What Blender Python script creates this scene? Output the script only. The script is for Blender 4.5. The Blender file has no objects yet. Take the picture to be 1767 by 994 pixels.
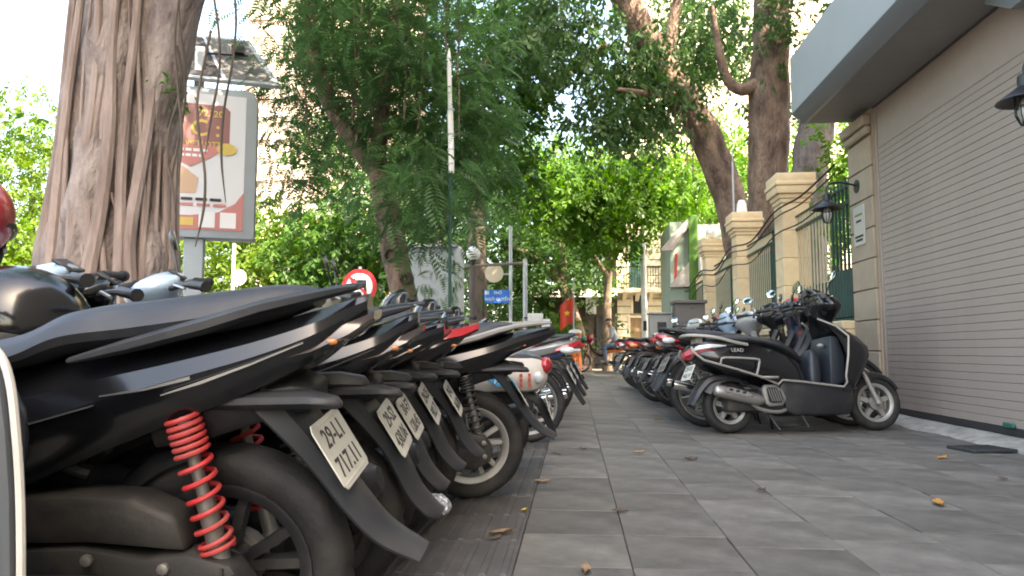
import bpy, bmesh, math, random
import numpy as np
from mathutils import Vector, Matrix, noise
R = math.radians
PI = math.pi
scene = bpy.context.scene
COL = scene.collection
random.seed(7)

# ------------------------------------------------------------------ camera, sky, sun, exposure
cam_data = bpy.data.cameras.new("camera")
cam_data.sensor_width = 36.0
cam_data.lens = 25.06
cam_data.clip_start = 0.05
cam_data.clip_end = 2000.0
cam = bpy.data.objects.new("camera", cam_data)
COL.objects.link(cam)
cam.location = (0.0, 0.0, 0.68)
cam.rotation_euler = (R(90 + 5.03), 0.0, R(5.0))
scene.camera = cam

SUN_AZ = R(142)      # measured from +Y towards +X: the sun stands behind the camera on the shop's side
SUN_EL = R(52)
world = bpy.data.worlds.new("World")
scene.world = world
world.use_nodes = True
wn = world.node_tree
wn.nodes.clear()
wo = wn.nodes.new("ShaderNodeOutputWorld")
wb = wn.nodes.new("ShaderNodeBackground")
sky = wn.nodes.new("ShaderNodeTexSky")
sky.sky_type = 'NISHITA'
sky.sun_disc = False
sky.sun_elevation = SUN_EL
sky.sun_rotation = SUN_AZ
sky.altitude = 10
sky.air_density = 1.2
sky.dust_density = 4.0
sky.ozone_density = 1.0
wb.inputs["Strength"].default_value = 0.15
wn.links.new(sky.outputs[0], wb.inputs[0])
wn.links.new(wb.outputs[0], wo.inputs[0])
sun_data = bpy.data.lights.new("sun", 'SUN')
sun_data.energy = 3.4
sun_data.angle = R(0.6)
sun_data.color = (1.0, 0.94, 0.84)
sun = bpy.data.objects.new("sun", sun_data)
COL.objects.link(sun)
sdir = Vector((math.sin(SUN_AZ) * math.cos(SUN_EL), math.cos(SUN_AZ) * math.cos(SUN_EL), math.sin(SUN_EL)))
sun.rotation_euler = sdir.to_track_quat('Z', 'Y').to_euler()
scene.view_settings.view_transform = 'Standard'
scene.view_settings.look = 'None'
scene.view_settings.exposure = 2.85
scene.view_settings.use_white_balance = True
scene.view_settings.white_balance_temperature = 7650
scene.view_settings.white_balance_tint = 10
scene.view_settings.gamma = 1.0
scene.view_settings.use_curve_mapping = False
scene.render.engine = 'CYCLES'
scene.cycles.filter_width = 1.9
scene.cycles.max_bounces = 8
scene.cycles.diffuse_bounces = 4
scene.cycles.transparent_max_bounces = 8

# ------------------------------------------------------------------ materials
MATS = {}


def mat(name, col, rough=0.5, metal=0.0, coat=0.0, var=0.0, vscale=6.0, bump=0.0, bscale=40.0,
        dust=0.0, rand=0.0, emit=None, trans=0.0, col2=None, stretch=None, spec=0.5):
    if name in MATS:
        return MATS[name]
    m = bpy.data.materials.new(name)
    m.use_nodes = True
    nt = m.node_tree
    N, L = nt.nodes, nt.links
    b = N["Principled BSDF"]
    b.inputs["Base Color"].default_value = (*col, 1)
    b.inputs["Roughness"].default_value = rough
    b.inputs["Metallic"].default_value = metal
    b.inputs["Coat Weight"].default_value = coat
    b.inputs["Coat Roughness"].default_value = 0.08
    b.inputs["Specular IOR Level"].default_value = spec
    tc = N.new("ShaderNodeTexCoord")
    src = tc.outputs["Object"]
    if stretch:
        mp = N.new("ShaderNodeMapping")
        mp.inputs["Scale"].default_value = stretch
        L.new(src, mp.inputs[0])
        src = mp.outputs[0]
    cur = None
    if var or col2:
        n = N.new("ShaderNodeTexNoise")
        n.inputs["Scale"].default_value = vscale
        n.inputs["Detail"].default_value = 6
        n.inputs["Roughness"].default_value = 0.62
        L.new(src, n.inputs["Vector"])
        rp = N.new("ShaderNodeValToRGB")
        rp.color_ramp.elements[0].position = 0.32
        rp.color_ramp.elements[1].position = 0.7
        a = col if col2 else tuple(c * (1 - var) for c in col)
        c2 = col2 if col2 else tuple(min(1, c * (1 + var)) for c in col)
        rp.color_ramp.elements[0].color = (*a, 1)
        rp.color_ramp.elements[1].color = (*c2, 1)
        L.new(n.outputs[0], rp.inputs[0])
        cur = rp.outputs[0]
    if rand:
        oi = N.new("ShaderNodeObjectInfo")
        mr = N.new("ShaderNodeMapRange")
        mr.inputs["To Min"].default_value = 1 - rand
        mr.inputs["To Max"].default_value = 1 + rand
        L.new(oi.outputs["Random"], mr.inputs["Value"])
        hs = N.new("ShaderNodeHueSaturation")
        if cur is None:
            hs.inputs["Color"].default_value = (*col, 1)
        else:
            L.new(cur, hs.inputs["Color"])
        L.new(mr.outputs[0], hs.inputs["Value"])
        cur = hs.outputs[0]
    if dust:
        n2 = N.new("ShaderNodeTexNoise")
        n2.inputs["Scale"].default_value = 9.0
        n2.inputs["Detail"].default_value = 8
        L.new(tc.outputs["Object"], n2.inputs["Vector"])
        r2 = N.new("ShaderNodeValToRGB")
        r2.color_ramp.elements[0].position = 0.45
        r2.color_ramp.elements[1].position = 0.75
        r2.color_ramp.elements[0].color = (0, 0, 0, 1)
        r2.color_ramp.elements[1].color = (dust, dust, dust, 1)
        L.new(n2.outputs[0], r2.inputs[0])
        mx = N.new("ShaderNodeMix")
        mx.data_type = 'RGBA'
        if cur is None:
            mx.inputs[6].default_value = (*col, 1)
        else:
            L.new(cur, mx.inputs[6])
        mx.inputs[7].default_value = (0.2, 0.17, 0.14, 1)
        L.new(r2.outputs[0], mx.inputs[0])
        cur = mx.outputs[2]
        mr2 = N.new("ShaderNodeMapRange")
        mr2.inputs["To Min"].default_value = rough
        mr2.inputs["To Max"].default_value = min(1, rough + 0.45)
        L.new(r2.outputs[0], mr2.inputs["Value"])
        L.new(mr2.outputs[0], b.inputs["Roughness"])
    if cur is not None:
        L.new(cur, b.inputs["Base Color"])
    if bump:
        n3 = N.new("ShaderNodeTexNoise")
        n3.inputs["Scale"].default_value = bscale
        n3.inputs["Detail"].default_value = 6
        L.new(src, n3.inputs["Vector"])
        bp = N.new("ShaderNodeBump")
        bp.inputs["Strength"].default_value = bump
        bp.inputs["Distance"].default_value = 0.02 if bump < .75 else 0.07
        L.new(n3.outputs[0], bp.inputs["Height"])
        L.new(bp.outputs[0], b.inputs["Normal"])
    if trans:
        tr = N.new("ShaderNodeBsdfTranslucent")
        if cur is not None:
            hs2 = N.new("ShaderNodeHueSaturation")
            hs2.inputs["Saturation"].default_value = 1.15
            hs2.inputs["Value"].default_value = 1.5
            L.new(cur, hs2.inputs["Color"])
            L.new(hs2.outputs[0], tr.inputs["Color"])
        else:
            tr.inputs["Color"].default_value = (*col, 1)
        ms = N.new("ShaderNodeMixShader")
        ms.inputs[0].default_value = trans
        L.new(b.outputs[0], ms.inputs[1])
        L.new(tr.outputs[0], ms.inputs[2])
        L.new(ms.outputs[0], N["Material Output"].inputs["Surface"])
    if emit:
        b.inputs["Emission Color"].default_value = (*col, 1)
        b.inputs["Emission Strength"].default_value = emit
    MATS[name] = m
    return m


BLACK = mat("black_gloss_paint", (0.0055, 0.006, 0.0075), 0.16, coat=0.35, dust=0.025)
PLAST = mat("black_plastic", (0.013, 0.0135, 0.0155), 0.44, bump=0.06, bscale=300, dust=0.10)
PLASTG = mat("dark_grey_plastic", (0.024, 0.0255, 0.029), 0.46, bump=0.05, bscale=300, dust=0.14)
VINYL = mat("seat_vinyl", (0.019, 0.0205, 0.025), 0.44, bump=0.12, bscale=420, dust=0.12)
VINYLB = mat("brown_seat_vinyl", (0.12, 0.085, 0.06), 0.5, bump=0.1, bscale=400)
TYRE = mat("tyre_rubber", (0.013, 0.0125, 0.0125), 0.75, bump=0.15, bscale=90, dust=0.16)
RIMB = mat("black_alloy", (0.03, 0.03, 0.032), 0.4, metal=0.3, dust=0.35)
RIMS = mat("silver_alloy", (0.42, 0.41, 0.39), 0.42, metal=0.75, dust=0.35)
CHROME = mat("chrome", (0.66, 0.66, 0.65), 0.14, metal=1.0, dust=0.12)
STEEL = mat("brushed_steel", (0.46, 0.45, 0.43), 0.38, metal=0.9, dust=0.3)
RAILG = mat("grey_rail_paint", (0.34, 0.32, 0.29), 0.45, metal=0.35, dust=0.25)
ENGINE = mat("dusty_engine_metal", (0.028, 0.027, 0.026), 0.6, metal=0.2, dust=0.32, bump=0.07, bscale=90)
ALU = mat("cast_aluminium", (0.3, 0.29, 0.27), 0.5, metal=0.7, dust=0.6)
REDL = mat("red_lens", (0.36, 0.012, 0.02), 0.16, coat=0.7)
REDD = mat("dark_red_lens", (0.12, 0.012, 0.015), 0.2, coat=0.6)
AMBER = mat("amber_lens", (0.6, 0.2, 0.05), 0.2, coat=0.5)
CLEAR = mat("clear_lens", (0.55, 0.56, 0.56), 0.12, coat=0.8)
PLATE = mat("plate_white", (0.66, 0.64, 0.56), 0.42, dust=0.35)
INK = mat("plate_ink", (0.03, 0.03, 0.03), 0.5)
SPRED = mat("red_spring_paint", (0.50, 0.030, 0.032), 0.5, dust=0.35)
SPBLK = mat("black_spring_paint", (0.03, 0.03, 0.03), 0.4)
GLASS = mat("mirror_glass", (0.85, 0.87, 0.88), 0.03, metal=1.0)
WHITE = mat("white_paint", (0.62, 0.58, 0.52), 0.3, coat=0.4, dust=0.25)
WHITE2 = mat("clean_white_paint", (0.72, 0.71, 0.68), 0.3, coat=0.4, dust=0.1)
GREYP = mat("grey_paint", (0.05, 0.055, 0.065), 0.35, coat=0.4, dust=0.15)
SILV = mat("silver_paint", (0.42, 0.43, 0.44), 0.32, metal=0.5, coat=0.4)
REDP = mat("red_paint", (0.34, 0.015, 0.025), 0.25, coat=0.6, dust=0.1)
BLUEP = mat("blue_paint", (0.04, 0.09, 0.26), 0.28, coat=0.6)
NAVY = mat("navy_paint", (0.02, 0.03, 0.065), 0.26, coat=0.6)
LBLUE = mat("pale_blue_paint", (0.35, 0.47, 0.6), 0.28, coat=0.6)
ORANGE = mat("orange_paint", (0.6, 0.13, 0.03), 0.35, coat=0.3)
BROWNP = mat("brown_paint", (0.10, 0.045, 0.035), 0.28, coat=0.6)
STICKB = mat("blue_sticker", (0.02, 0.30, 0.55), 0.4)
STICKR = mat("red_sticker", (0.5, 0.07, 0.05), 0.4)
FOIL = mat("crumpled_foil", (0.75, 0.76, 0.78), 0.22, metal=0.9, bump=0.8, bscale=40)


# ------------------------------------------------------------------ mesh building
def catmull(pts, k, closed=False):
    pts = [np.array(p, float) for p in pts]
    n = len(pts)
    out = []
    last = n if closed else n - 1
    for i in range(last):
        if closed:
            p0, p1, p2, p3 = pts[(i - 1) % n], pts[i], pts[(i + 1) % n], pts[(i + 2) % n]
        else:
            p1, p2 = pts[i], pts[i + 1]
            p0 = pts[i - 1] if i > 0 else 2 * p1 - p2
            p3 = pts[i + 2] if i + 2 < n else 2 * p2 - p1
        for j in range(k):
            t = j / k
            out.append(0.5 * ((2 * p1) + (-p0 + p2) * t + (2 * p0 - 5 * p1 + 4 * p2 - p3) * t * t + (-p0 + 3 * p1 - 3 * p2 + p3) * t ** 3))
    if not closed:
        out.append(pts[-1])
    return out


class MB:
    def __init__(self):
        self.v, self.f = [], []
        self.M = None

    def add(self, verts, faces):
        o = len(self.v)
        if self.M is not None:
            verts = [tuple(self.M @ Vector(p)) for p in verts]
        self.v.extend(tuple(map(float, p)) for p in verts)
        self.f.extend(tuple(o + i for i in fc) for fc in faces)
        return self

    def box(self, x0, x1, y0, y1, z0, z1, M=None):
        vs = [(x0, y0, z0), (x1, y0, z0), (x1, y1, z0), (x0, y1, z0), (x0, y0, z1), (x1, y0, z1), (x1, y1, z1), (x0, y1, z1)]
        if M is not None:
            vs = [tuple(M @ Vector(p)) for p in vs]
        return self.add(vs, [(0, 3, 2, 1), (4, 5, 6, 7), (0, 1, 5, 4), (1, 2, 6, 5), (2, 3, 7, 6), (3, 0, 4, 7)])

    def rings(self, rings, closed=False, cap=True):
        n = len(rings[0])
        vs = [p for r in rings for p in r]
        fs = []
        m = len(rings)
        for i in range(m if closed else m - 1):
            a, b = i * n, ((i + 1) % m) * n
            for j in range(n):
                k = (j + 1) % n
                fs.append((a + j, a + k, b + k, b + j))
        if cap and not closed:
            fs.append(tuple(range(n))[::-1])
            fs.append(tuple((m - 1) * n + j for j in range(n)))
        return self.add(vs, fs)

    def tube(self, pts, r, n=8, k=0, closed=False, cap=True, flat=1.0):
        if k:
            rr = r if isinstance(r, (list, tuple)) else None
            if rr:
                pts = catmull([(*p, q) for p, q in zip(pts, rr)], k, closed)
                r = [p[3] for p in pts]
                pts = [p[:3] for p in pts]
            else:
                pts = catmull(pts, k, closed)
        P = [Vector(p) for p in pts]
        m = len(P)
        rs = list(r) if isinstance(r, (list, tuple)) else [r] * m
        T = []
        for i in range(m):
            a = P[(i - 1) % m] if (closed or i > 0) else P[i]
            b = P[(i + 1) % m] if (closed or i < m - 1) else P[i]
            d = (b - a)
            T.append(d.normalized() if d.length > 1e-9 else Vector((0, 0, 1)))
        u = T[0].orthogonal().normalized()
        out = []
        for i in range(m):
            u = (u - T[i] * u.dot(T[i]))
            u = u.normalized() if u.length > 1e-6 else T[i].orthogonal().normalized()
            w = T[i].cross(u)
            out.append([tuple(P[i] + (u * math.cos(2 * PI * j / n) + w * math.sin(2 * PI * j / n) * flat) * rs[i]) for j in range(n)])
        return self.rings(out, closed, cap)

    def lathe(self, prof, n=24, axis='z', c=(0, 0, 0), closed=False):
        rings = []
        for j in range(n):
            a = 2 * PI * j / n
            ring = []
            for r, h in prof:
                p, q = r * math.cos(a), r * math.sin(a)
                if axis == 'z':
                    ring.append((c[0] + p, c[1] + q, c[2] + h))
                elif axis == 'y':
                    ring.append((c[0] + q, c[1] + h, c[2] + p))
                else:
                    ring.append((c[0] + h, c[1] + p, c[2] + q))
            rings.append(ring)
        m = len(prof)
        vs = [p for r in rings for p in r]
        fs = []
        for i in range(n):
            a, b = i * m, ((i + 1) % n) * m
            for j in range(m if closed else m - 1):
                k = (j + 1) % m
                fs.append((a + j, b + j, b + k, a + k))
        return self.add(vs, fs)

    def prism(self, poly, a, b, axis='y'):
        n = len(poly)

        def P(p, h):
            return {'y': (p[0], h, p[1]), 'x': (h, p[0], p[1]), 'z': (p[0], p[1], h)}[axis]
        vs = [P(p, a) for p in poly] + [P(p, b) for p in poly]
        fs = [tuple(range(n))[::-1], tuple(n + i for i in range(n))]
        for i in range(n):
            j = (i + 1) % n
            fs.append((i, j, n + j, n + i))
        return self.add(vs, fs)

    def sphere(self, c, r, nu=16, nv=10, z0=-1.0, z1=1.0):
        rx, ry, rz = (r, r, r) if not isinstance(r, (tuple, list)) else r
        rings = []
        a0, a1 = math.asin(z0), math.asin(z1)
        for i in range(nv + 1):
            t = a0 + (a1 - a0) * i / nv
            ct = max(math.cos(t), 1e-3)
            rings.append([(c[0] + rx * ct * math.cos(2 * PI * j / nu), c[1] + ry * ct * math.sin(2 * PI * j / nu), c[2] + rz * math.sin(t)) for j in range(nu)])
        return self.rings(rings)

    def mesh(self, name, m, angle=38, bevel=0.0, seg=1):
        me = bpy.data.meshes.new(name)
        me.from_pydata(self.v, [], self.f)
        bm = bmesh.new()
        bm.from_mesh(me)
        bmesh.ops.recalc_face_normals(bm, faces=bm.faces)
        if bevel:
            es = [e for e in bm.edges if len(e.link_faces) == 2 and e.calc_face_angle(0) > R(28)]
            bmesh.ops.bevel(bm, geom=es, offset=bevel, segments=seg, profile=0.5, affect='EDGES', clamp_overlap=True)
        bm.to_mesh(me)
        bm.free()
        if m is not None:
            me.materials.append(m)
        if angle:
            me.polygons.foreach_set("use_smooth", [True] * len(me.polygons))
            me.set_sharp_from_angle(angle=R(angle))
        me.update()
        return me

    def build(self, name, m, parent=None, **kw):
        return obj(name, self.mesh(name, m, **kw), parent)


def obj(name, me, parent=None, loc=None, rot=None):
    o = bpy.data.objects.new(name, me)
    COL.objects.link(o)
    if parent is not None:
        o.parent = parent
    if loc is not None:
        o.location = loc
    if rot is not None:
        o.rotation_euler = rot
    return o


def thing(name, label, cat, loc=(0, 0, 0), rot=(0, 0, 0), group=None):
    o = obj(name, None, None, loc, rot)
    o.empty_display_size = 0.1
    return tag(o, label, cat, group)


def tag(o, label=None, cat=None, group=None, kind=None):
    for k, v in (("label", label), ("category", cat), ("group", group), ("kind", kind)):
        if v:
            o[k] = v
    return o


def struct(o):
    o["kind"] = "structure"
    return o


CACHE = {}


def part(key, fn, name, m, parent, loc=None, rot=None, **kw):
    """One part; alike parts share their mesh."""
    k = (key, m.name)
    if k not in CACHE:
        b = MB()
        fn(b)
        CACHE[k] = b.mesh(name, m, **kw)
    return obj(name, CACHE[k], parent, loc, rot)


def text_mesh(s, size, m, ext=0.0006, bold=False):
    k = ("text", s, size, m.name)
    if k in CACHE:
        return CACHE[k]
    cu = bpy.data.curves.new("lettering", 'FONT')
    cu.body = s
    cu.size = size
    cu.align_x = 'CENTER'
    cu.align_y = 'CENTER'
    cu.extrude = ext
    cu.resolution_u = 2
    if bold:
        cu.offset = size * 0.012
    o = bpy.data.objects.new("lettering", cu)
    me = bpy.data.meshes.new_from_object(o)
    bpy.data.objects.remove(o)
    me.materials.clear()
    me.materials.append(m)
    CACHE[k] = me
    return me


def lettering(s, size, m, parent, mtx, name="lettering", bold=True, ext=0.0006):
    o = obj(name, text_mesh(s, size, m, ext, bold), parent)
    o.matrix_local = mtx
    return o


def frame(x, y, z, o):
    """4x4 from three axes and an origin."""
    M = Matrix.Identity(4)
    for i, a in enumerate((Vector(x).normalized(), Vector(y).normalized(), Vector(z).normalized())):
        M[0][i], M[1][i], M[2][i] = a
    M[0][3], M[1][3], M[2][3] = o
    return M




# ------------------------------------------------------------------ the setting: ground, paving, walls
SLAB = mat("granite_slab", (0.128, 0.120, 0.107), 0.62, var=0.42, vscale=4.0, bump=0.14, bscale=120, rand=0.20, spec=0.4)
SLABD = mat("ribbed_slab", (0.074, 0.070, 0.066), 0.65, var=0.3, vscale=5, bump=0.12, bscale=100, rand=0.22, spec=0.4)
BED = mat("joint_mortar", (0.15, 0.14, 0.125), 0.95, var=0.3, vscale=8)
ASPH = mat("asphalt", (0.05, 0.05, 0.052), 0.9, var=0.25, vscale=4, bump=0.3, bscale=200)
KERB = mat("kerb_stone", (0.26, 0.25, 0.24), 0.8, var=0.2, vscale=5, bump=0.2, bscale=80)
CONC = mat("rough_concrete", (0.33, 0.31, 0.275), 0.9, var=0.35, vscale=7, bump=0.7, bscale=26)
SHUT = mat("shutter_paint", (0.355, 0.288, 0.246), 0.55, var=0.05, vscale=1.2, bump=0.03, bscale=60, dust=0.10)
SHUTD = mat("shutter_joint", (0.08, 0.068, 0.06), 0.8)
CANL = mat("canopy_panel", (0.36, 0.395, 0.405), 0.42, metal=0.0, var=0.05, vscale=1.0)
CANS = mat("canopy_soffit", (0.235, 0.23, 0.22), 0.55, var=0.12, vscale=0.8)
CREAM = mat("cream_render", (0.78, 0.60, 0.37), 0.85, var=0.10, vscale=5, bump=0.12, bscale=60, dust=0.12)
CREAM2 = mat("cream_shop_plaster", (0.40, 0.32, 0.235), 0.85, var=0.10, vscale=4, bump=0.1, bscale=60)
PALEC = mat("pale_cream_render", (0.74, 0.65, 0.49), 0.88, var=0.12, vscale=2, bump=0.12, bscale=30, dust=0.2)
JOINT = mat("render_joint", (0.46, 0.34, 0.20), 0.95)
GREENI = mat("green_iron", (0.012, 0.055, 0.042), 0.45, var=0.25, vscale=6)
GREENS = mat("green_sheet", (0.014, 0.052, 0.044), 0.5, var=0.3, vscale=9, bump=0.25, bscale=18)
CREAMI = mat("cream_iron", (0.56, 0.49, 0.33), 0.5, var=0.1)
DARKM = mat("dark_iron", (0.02, 0.021, 0.023), 0.5, metal=0.4)
LAMPM = mat("lamp_black_enamel", (0.022, 0.023, 0.027), 0.4)
GLOBE = mat("opal_globe", (0.78, 0.76, 0.72), 0.3, coat=0.3)
BARK = mat("bark_brown", (0.085, 0.055, 0.042), 0.9, col2=(0.33, 0.225, 0.165), vscale=5, bump=0.9, bscale=22, stretch=(1, 1, .45))
BARKG = mat("bark_grey", (0.105, 0.080, 0.073), 0.9, col2=(0.30, 0.25, 0.23), vscale=5, bump=0.8, bscale=20, stretch=(1, 1, .4))
BARKD = mat("bark_dark", (0.05, 0.038, 0.03), 0.9, col2=(0.12, 0.09, 0.07), vscale=6, bump=0.7, bscale=20, stretch=(1, 1, .25))
ROOT = mat("aerial_root", (0.13, 0.092, 0.080), 0.85, col2=(0.30, 0.24, 0.215), vscale=8, bump=0.4, bscale=30, stretch=(1, 1, .15))
WOODN = mat("old_wood", (0.24, 0.15, 0.08), 0.8, var=0.3, vscale=6, stretch=(1, 1, .2), bump=0.2)
GALV = mat("galvanised_pole", (0.42, 0.44, 0.45), 0.5, metal=0.4, var=0.12)
POLEW = mat("white_pole_paint", (0.70, 0.68, 0.64), 0.5, var=0.06, dust=0.15)
CABG = mat("grey_cabinet_paint", (0.115, 0.105, 0.10), 0.5, var=0.08, dust=0.15)
CABL = mat("pale_cabinet_paint", (0.26, 0.265, 0.255), 0.5, var=0.08, dust=0.15)
BOXB = mat("pale_blue_grey_metal", (0.36, 0.40, 0.43), 0.45, var=0.06, vscale=2)
SIGNB = mat("sign_blue", (0.015, 0.16, 0.55), 0.4)
SIGNW = mat("sign_white", (0.75, 0.75, 0.75), 0.4)
SIGNR = mat("sign_red", (0.60, 0.025, 0.035), 0.4)
SIGNK = mat("sign_black", (0.02, 0.02, 0.022), 0.4)
SHUTG = mat("green_shutter_paint", (0.05, 0.13, 0.115), 0.6, var=0.2)
DARKG = mat("dark_window", (0.03, 0.032, 0.035), 0.15)
LIME = mat("lime_green_paint", (0.15, 0.33, 0.035), 0.4, var=0.1)
KIOSKG = mat("kiosk_pale_green", (0.30, 0.38, 0.31), 0.5, var=0.05)
AWN = mat("awning_grey", (0.36, 0.33, 0.31), 0.7, var=0.08)
FLAGR = mat("flag_red", (0.70, 0.07, 0.035), 0.7)
STARY = mat("star_yellow", (0.85, 0.6, 0.05), 0.6)
YELLOW = mat("barrier_yellow", (0.75, 0.50, 0.03), 0.5, var=0.1)
PINKB = mat("pink_render", (0.74, 0.55, 0.46), 0.9, var=0.06)
WARMB = mat("warm_render", (0.80, 0.68, 0.53), 0.9, var=0.06)


def box_obj(name, x0, x1, y0, y1, z0, z1, m, parent=None, bevel=0.0, seg=1):
    b = MB()
    b.box(x0, x1, y0, y1, z0, z1)
    return b.build(name, m, parent, bevel=bevel, seg=seg, angle=38)


# ground sheet and road on the far left
struct(box_obj("ground", -400, 400, -60, 900, -.35, -.16, ASPH))
struct(box_obj("road", -14, -5.25, -60, 200, -.30, -.15, ASPH))
pav = struct(box_obj("pavement", -5.0, 40, -8, 60, -.16, -.014, BED))
b = MB()
for i in range(60):
    b.box(-5.25, -5.0, -8 + i * 1.0 + .006, -7 + i * 1.0 - .006, -.16, .0)
struct(b.build("kerb", KERB, bevel=.012))

SX, SY = .372, .40
rs = random.Random(3)


def slab_fn(w, d, ribs=0):
    def fn(b):
        g, c = .0013, .0022
        x0, x1, y0, y1 = g, w - g, g, d - g
        vs = [(x0, y0, -.014), (x1, y0, -.014), (x1, y1, -.014), (x0, y1, -.014), (x0, y0, -c), (x1, y0, -c), (x1, y1, -c), (x0, y1, -c),
              (x0 + c, y0 + c, 0), (x1 - c, y0 + c, 0), (x1 - c, y1 - c, 0), (x0 + c, y1 - c, 0)]
        b.add(vs, [(8, 9, 10, 11), (4, 5, 9, 8), (5, 6, 10, 9), (6, 7, 11, 10), (7, 4, 8, 11), (0, 1, 5, 4), (1, 2, 6, 5), (2, 3, 7, 6), (3, 0, 4, 7)])
        for i in range(ribs):
            xx = x0 + .022 + i * (w - .05) / max(ribs - 1, 1)
            b.add([(xx - .014, y0 + .012, 0), (xx + .014, y0 + .012, 0), (xx + .014, y1 - .012, 0), (xx - .014, y1 - .012, 0), (xx - .009, y0 + .018, .006), (xx + .009, y0 + .018, .006), (xx + .009, y1 - .018, .006), (xx - .009, y1 - .018, .006)],
                  [(4, 5, 6, 7), (0, 1, 5, 4), (1, 2, 6, 5), (2, 3, 7, 6), (3, 0, 4, 7)])
    return fn


far = MB()
far2 = MB()
X0 = -.195
for cx in range(-6, 9):
    ribs = cx in (-1, -2)
    off = (0.0 if ribs else rs.choice((0, .13, .2, .27)))
    for ry in range(3, 62):
        xx, yy = X0 + cx * SX, ry * SY + off - .2
        near = yy < (10.2 if cx >= 0 else 8.4) and cx >= -2
        dz = rs.uniform(-.002, .0025)
        if near:
            o = part(("slab", ribs), slab_fn(SX, SY, 6 if ribs else 0), "ribbed_tile" if ribs else "paving_slab", SLABD if ribs else SLAB, pav, angle=0)
            o.location = (xx, yy, dz)
            o.rotation_euler = (rs.uniform(-.002, .002), rs.uniform(-.002, .002), rs.uniform(-.002, .002))
        else:
            bb = far2 if ribs else far
            bb.M = Matrix.Translation((xx, yy, dz))
            slab_fn(SX, SY)(bb)
SLABF = mat("granite_slab_far", (0.122, 0.116, 0.105), 0.62, var=0.4, vscale=1.6, bump=0.1, bscale=100, spec=0.4)
o = far.build("paving_slabs", SLABF, pav, angle=0)
o["kind"] = "stuff"
o = far2.build("ribbed_tiles", SLABD, pav, angle=0)
o["kind"] = "stuff"

# ------------------------------------------------------------------ the shop on the right: wall, shutter, ramp, canopy
WX = 3.2
shop = thing("shop_building", "shop front with taupe roller shutter under a grey metal canopy on the right", "building", (WX, 0, 0))
b = MB()
b.box(WX + .10, 14, -9.0, 8.33, -.1, 3.31)
b.box(WX + .02, 14, -9.0, -1.0, 3.315, 20.0)  # unseen upper storeys, height shaped to keep the sun off path and banyan
b.box(WX + .02, 14, -.998, 8.33, 3.315, 16.5)  # unseen lower step, shaped to let sun into the feathery tree's top
b.box(WX + .02, WX + .10, -9.0, -1.0, -.1, 3.31)
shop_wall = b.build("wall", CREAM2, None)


def shop_part(o):
    o.parent = shop
    o.location = Vector(o.location) - Vector((WX, 0, 0))
    return o


shop_part(shop_wall)
back = shop_part(box_obj("shutter_back", WX + .045, WX + .09, -1.0, 7.68, .0, 3.31, SHUTD))
SH0, SH1 = -.98, 7.66
ns = 41
for i in range(ns):
    z0 = .115 + i * .0655
    m_ = ("slat", 0)
    o = part(m_, lambda b: b.prism([(.004, .0008), (0, .003), (0, .0622), (.004, .0644), (.045, .0644), (.045, .0008)], SH0, SH1, 'y'), "slat", SHUT, back, angle=20)
    o.location = (WX + rs.uniform(-.0008, .0008), 0, z0)
z0 = .115 + ns * .0655
box_obj("upper_panel", WX + .003, WX + .044, SH0, SH1, z0 + .002, 3.31, SHUT, back, bevel=.004)
box_obj("bottom_bar", WX - .006, WX + .044, SH0, SH1, .058, .113, mat("dark_rubber", (.03, .028, .027), .7), back, bevel=.004)
box_obj("guide_rail", WX - .012, WX + .05, 7.665, 7.71, .03, 3.31, SHUT, back, bevel=.004)
lk = box_obj("latch", WX - .03, WX - .007, 5.55, 5.68, .115, .15, mat("green_latch", (.015, .12, .09), .5), back, bevel=.006)
box_obj("handle", WX - .03, WX - .001, 5.26, 5.31, .72, .86, GALV, back, bevel=.012, seg=2)

# yellow pilaster beyond the shutter
pl = MB()
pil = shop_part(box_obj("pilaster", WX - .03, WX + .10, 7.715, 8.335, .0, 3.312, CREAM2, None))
nb = 9
for i in range(nb):
    h = 2.95 / nb
    o = box_obj("stone_block", WX - .06, WX - .031, 7.72, 8.33, .02 + i * h + .006, .02 + (i + 1) * h - .006, CREAM2, pil, bevel=.006)
box_obj("moulding", WX - .10, WX - .031, 7.72, 8.35, 2.99, 3.08, CREAM2, pil, bevel=.02)
box_obj("moulding", WX - .13, WX - .031, 7.72, 8.37, 3.085, 3.20, CREAM2, pil, bevel=.015)
nt = thing("notice_plate", "small pale notice plate fixed to the yellow pilaster beside the shutter", "sign", (WX - .066, 8.06, 2.05))
b = MB()
b.box(-.006, .005, -.15, .15, -.22, .22)
b.build("panel", mat("notice_white", (.55, .52, .46), .5), nt, bevel=.004)
for i, (zz, ww) in enumerate(((.12, .10), (.05, .07), (-.12, .11), (-.16, .09))):
    b = MB()
    b.box(-.0085, -.0062, -ww, ww, zz - .012, zz + .012)
    b.build("print_line", SIGNK if i else mat("notice_green", (.2, .3, .1), .5), nt)

# concrete ramp at the foot of the shutter
b = MB()
rows = []
for i in range(80):
    y = -1 + i * .108
    e = WX - .27 - .07 * noise.noise(Vector((y * 1.9, 2, 0))) - .03 * noise.noise(Vector((y * 7, 5, 0)))
    rows.append([(e, y, -.012), (e + .03, y, .008 + .012 * noise.noise(Vector((y * 6, 1, 1)))), (e + .12, y, .03 + .018 * noise.noise(Vector((y * 5, 9, 1)))), (WX - .02, y, .052 + .008 * noise.noise(Vector((y * 4, 3, 1)))), (WX + .09, y, .055), (WX + .09, y, -.012)])
b.rings(rows)
struct(b.build("concrete_ramp", CONC, angle=60))

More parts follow.
